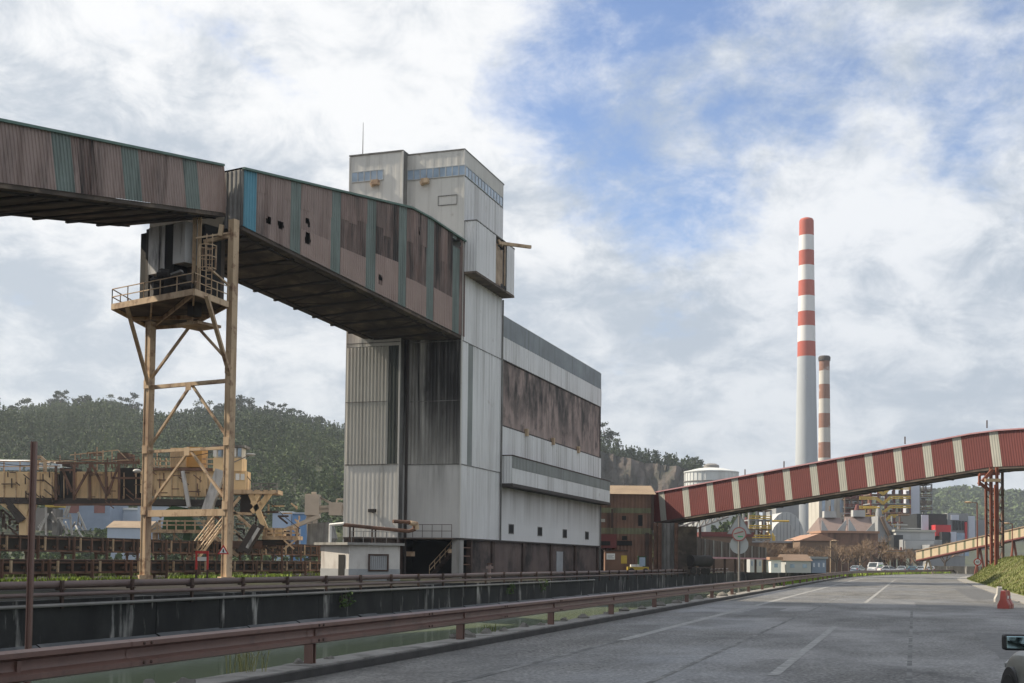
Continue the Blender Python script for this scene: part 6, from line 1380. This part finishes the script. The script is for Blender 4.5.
# ------------------------------------------------------------------ bare trees
def make_bare_tree(h, seed):
    random.seed(seed); t = thing('bare_tree', 'leafless brown tree with a fine spreading twig crown beside the works car park', 'tree', (0, 0, 0), 'bare trees by the car park'); tr = MB(); tw = MB()
    def grow(p, d, l, r_, lev):
        q_ = p+d*l; (tr if lev < 2 else tw).tube(p, q_, r_, 5 if lev < 2 else 3, max(r_*.65, .016), cap=False)
        if lev >= 5: return
        n = 4 if lev < 1 else random.choice((3, 3, 4)) if lev < 3 else 3
        for k in range(n):
            dd = (d+V((random.gauss(0, .55), random.gauss(0, .55), random.gauss(.10, .3)))).normalized(); grow(p+d*l*random.uniform(.65, 1), dd, l*random.uniform(.6, .85), r_*.6, lev+1)
    grow(V((0, 0, -.1)), V((0, 0, 1)), h*.30, h*.026, 0); tr.build('trunk', m_trunk, t, local=True); tw.build('crown', m_twig, t, local=True); random.seed(seed+50); return t
bts = [make_bare_tree(8, 3), make_bare_tree(7, 11), make_bare_tree(9, 23)]; ub = set()
for i, (px, Y) in enumerate(((744, 236), (757, 244), (768, 238), (779, 246), (788, 240), (801, 246), (812, 244), (822, 250), (836, 236), (842, 246), (849, 240), (856, 248), (862, 238), (870, 250), (877, 240), (884, 250), (893, 246), (901, 254), (910, 248), (918, 258), (945, 262))):
    k = i % 3; loc = AT(px, Y); s_ = random.uniform(.75, 1.1)
    if k not in ub: ub.add(k); bts[k].location = loc; bts[k].scale = (s_,)*3
    else: dup(bts[k], loc, random.uniform(0, 6), scale=(s_,)*3)
random.seed(99)

# ------------------------------------------------------------------ cars
m_tyre = mat('tyre_rubber', (.02, .02, .02), .8); m_rim = mat('alloy_rim', (.42, .43, .44), .35, metal=.8); m_cglass = mat('car_glass', (.03, .04, .045), .06, spec=.8); m_plastic = mat('black_plastic', (.02, .02, .021), .5)
m_lens = mat('headlamp_lens', (.20, .21, .21), .12, spec=.8); m_lensr = mat('tail_lamp_lens', (.35, .02, .02), .2)
def carpaint(name, col, rough=.25): return mat(name, col, rough, metal=.15, var=.03, spec=.6)
def make_car(label, paint, loc, rz, group=None, van=False, stripe=None, near=False):
    t = thing('parked_van' if van else 'parked_car', label, 'van' if van else 'car', loc, group, rz)      # x forward
    L_, W_, = (4.9, 1.95) if van else (4.3, 1.74)
    st = []
    if van: prof = [(-2.45, .45, .95, .86), (-2.4, .32, 1.15, .95), (-1, .3, 1.2, 1.), (1.2, .3, 1.2, 1.), (1.8, .3, 1.15, .99), (2.3, .33, 1.0, .93), (2.45, .42, .78, .84)]
    else: prof = [(-2.12, .45, .72, .80), (-2.06, .30, .93, .90), (-1.7, .24, .98, .97), (-.9, .21, .95, 1.), (.1, .21, .94, 1.), (.78, .21, .93, 1.), (1.25, .22, .92, .985), (1.7, .24, .87, .95), (1.98, .28, .78, .87), (2.12, .38, .62, .76)]
    g = MB(); vs = []; sec = [(-.86, 0), (-1., .25), (-1., .62), (-.94, .88), (-.78, 1.), (-.4, 1.03), (0, 1.04), (.4, 1.03), (.78, 1.), (.94, .88), (1., .62), (1., .25), (.86, 0)]
    for x, zb_, zt_, k in prof:
        for y, zf in sec: vs.append((x, y*k*W_/2, zb_+(zt_-zb_)*zf))
    n = len(sec); g.add(vs, [(i*n+j, (i+1)*n+j, (i+1)*n+(j+1) % n, i*n+(j+1) % n) for i in range(len(prof)-1) for j in range(n)], True); g.add(vs[:n], [tuple(range(n))]); g.add(vs[-n:], [tuple(range(n))[::-1]])
    b = g.build('body', paint, t, local=True)
    if near: md = b.modifiers.new('subdivision', 'SUBSURF'); md.levels = 2; md.render_levels = 2
    # greenhouse: glass band and roof
    ht = 2.1 if van else 1.44; bz_ = 1.15 if van else .93
    lo = [(-2.35, .9), (1.85, .9)] if van else [(-1.95, .80), (1.02, .80)]; hi = [(-2.25, .82), (.95, .8)] if van else [(-1.25, .60), (.12, .60)]
    def ring(pr, z, kk=1.): return [(pr[0][0], -pr[0][1]*kk*W_/2/.9, z), (pr[1][0], -pr[1][1]*kk*W_/2/.9, z), (pr[1][0], pr[1][1]*kk*W_/2/.9, z), (pr[0][0], pr[0][1]*kk*W_/2/.9, z)]
    g = MB(); r0, r1 = ring(lo, bz_), ring(hi, ht-.06); g.add(r0+r1, [(0, 1, 5, 4), (1, 2, 6, 5), (2, 3, 7, 6), (3, 0, 4, 7)]); g.build('window_glass', m_cglass if not van else paint, t, local=True)
    g = MB(); r2 = ring(hi, ht-.06, 1.03); r3 = ring([(hi[0][0]+.12, hi[0][1]*.9), (hi[1][0]-.12, hi[1][1]*.9)], ht); g.add(r2+r3, [(0, 1, 5, 4), (1, 2, 6, 5), (2, 3, 7, 6), (3, 0, 4, 7), (4, 5, 6, 7)], True); g.build('roof', paint, t, local=True)
    g = MB()
    for s_ in (0, 3):
        g.beam(V(r0[s_]), V(r1[s_]), .09); 
    for s_ in (1, 2): g.beam(V(r0[s_]), V(r1[s_]), .07)
    for sy in (-1, 1): g.beam(V((-.35, sy*lo[0][1]*W_/1.8, bz_)), V((-.45, sy*hi[0][1]*W_/1.8, ht-.05)), .09)
    g.build('pillar', paint, t, local=True)
    if van:
        g = MB(); g.add([(1.87, -.75, 1.2), (1.87, .75, 1.2), (1.1, .7, 1.95), (1.1, -.7, 1.95)], [(0, 1, 2, 3)]); g.build('windscreen', m_cglass, t, local=True)
        for sy in (-1, 1): g = MB(); g.obox((-2.2, sy*.985-.01, 1.15), (2.8, 0, 0), (0, .02, 0), (0, 0, .45)); g.build('stripe', stripe, t, local=True)
    for x in (-1.32, 1.32) if not van else (-1.5, 1.55):
        for sy in (-1, 1):
            g = MB(); y0 = sy*(W_/2-.19); y1 = sy*(W_/2-.0); g.tube((x, y0, .31), (x, y1, .31), .31, 20); wl = g.build('wheel', m_tyre, t, local=True)
            g = MB(); g.tube((x, y1-sy*.02, .31), (x, y1+sy*.012, .31), .2, 16, .19); 
            for k in range(7): a_ = 6.283*k/7; g.beam((x, y1+sy*.015, .31), (x+.19*math.cos(a_), y1+sy*.015, .31+.19*math.sin(a_)), .04, .02)
            g.build('rim', m_rim, wl, local=True)
            g = MB(); g.tube((x, sy*(W_/2-.35), .33), (x, sy*(W_/2+.003), .33), .365, 22); g.build('wheel_arch', m_plastic, t, local=True)
            wl.location.y += sy*.012
    for sy in (-1, 1):
        hx = 2.4 if van else 1.98; g = MB(); g.ball((hx-.08, sy*W_*.36, .67 if not van else .85), .13, 12, (.9, 1.1, .6)); g.build('headlight', m_lens, t, local=True)
        g = MB(); g.box((-hx-.07, sy*W_*.38, .78), (.12, .28, .2)); g.build('tail_light', m_lensr, t, local=True)
        mx_ = 1.9 if van else .62; mz = 1.3 if van else .98
        g = MB(); g.box((mx_, sy*(W_/2+.13), mz), (.11, .23, .15)); rbm = len(g.v); g.beam((mx_+.02, sy*(W_/2-.12), mz-.06), (mx_+.02, sy*(W_/2+.08), mz-.03), .05); o = g.build('mirror', m_plastic, t, local=True); bv = o.modifiers.new('bevel', 'BEVEL'); bv.width = .03; bv.segments = 3
        g = MB(); g.box((mx_-.054, sy*(W_/2+.13), mz), (.012, .19, .115)); o3 = g.build('mirror_glass', mat('mirror_glass', (.45, .62, .66), .04, metal=1., var=.02), o, local=True); bv = o3.modifiers.new('bevel', 'BEVEL'); bv.width = .02; bv.segments = 3; bv.affect = 'EDGES'
    g = MB(); g.box((2.07 if not van else 2.43, 0, .42), (.1, 1.1, .16)); g.build('grille', m_plastic, t, local=True)
    for sy in (-1, 1): g = MB(); g.box((-.2, sy*(W_/2+.004), .78), (.2, .02, .035)); g.build('door_handle', m_plastic, t, local=True)
    return t
cdir = math.atan2(1, .13)
cl = V((4.70, 11.4, 0)); fwd = V((math.cos(cdir), math.sin(cdir), 0)); lf = V((-fwd.y, fwd.x, 0))
cpos = cl - fwd*.62 - lf*1.0
make_car('dark grey-green car parked at the right edge with its wing mirror showing', carpaint('dark_green_grey_paint', (.15, .155, .14), .3), (cpos.x, cpos.y, .01), cdir, near=True)
cc_ = [(carpaint('white_paint_car', (.7, .7, .7)), 'white car parked right of the van beyond the guardrail', 889, 232, .2), (carpaint('silver_blue_paint', (.35, .40, .46)), 'dark-windowed grey car parked left of the van', 858, 236, .9), (carpaint('pale_silver_paint', (.5, .53, .55)), 'silver car parked right of the white car', 902, 240, 1.2), (carpaint('teal_blue_paint', (.10, .22, .30)), 'teal-blue car parked near the beige trestle foot', 912, 246, 1.3), (carpaint('light_grey_paint', (.42, .44, .46)), 'light grey car at the right end of the parked row', 930, 254, 1.3), (carpaint('white_blue_paint', (.6, .65, .7)), 'pale blue-white car parked left of the beige trestle', 921, 250, 1.2)]
for pt_, lb_, px, Y, rz in cc_: make_car(lb_, pt_, AT(px, Y), rz, 'cars parked by the works')
make_car('white van with a green side stripe parked beyond the guardrail', MATS['white_paint_car'], AT(875, 236), 1.0+math.pi, None, True, mat('green_stripe', (.16, .45, .10), .4))
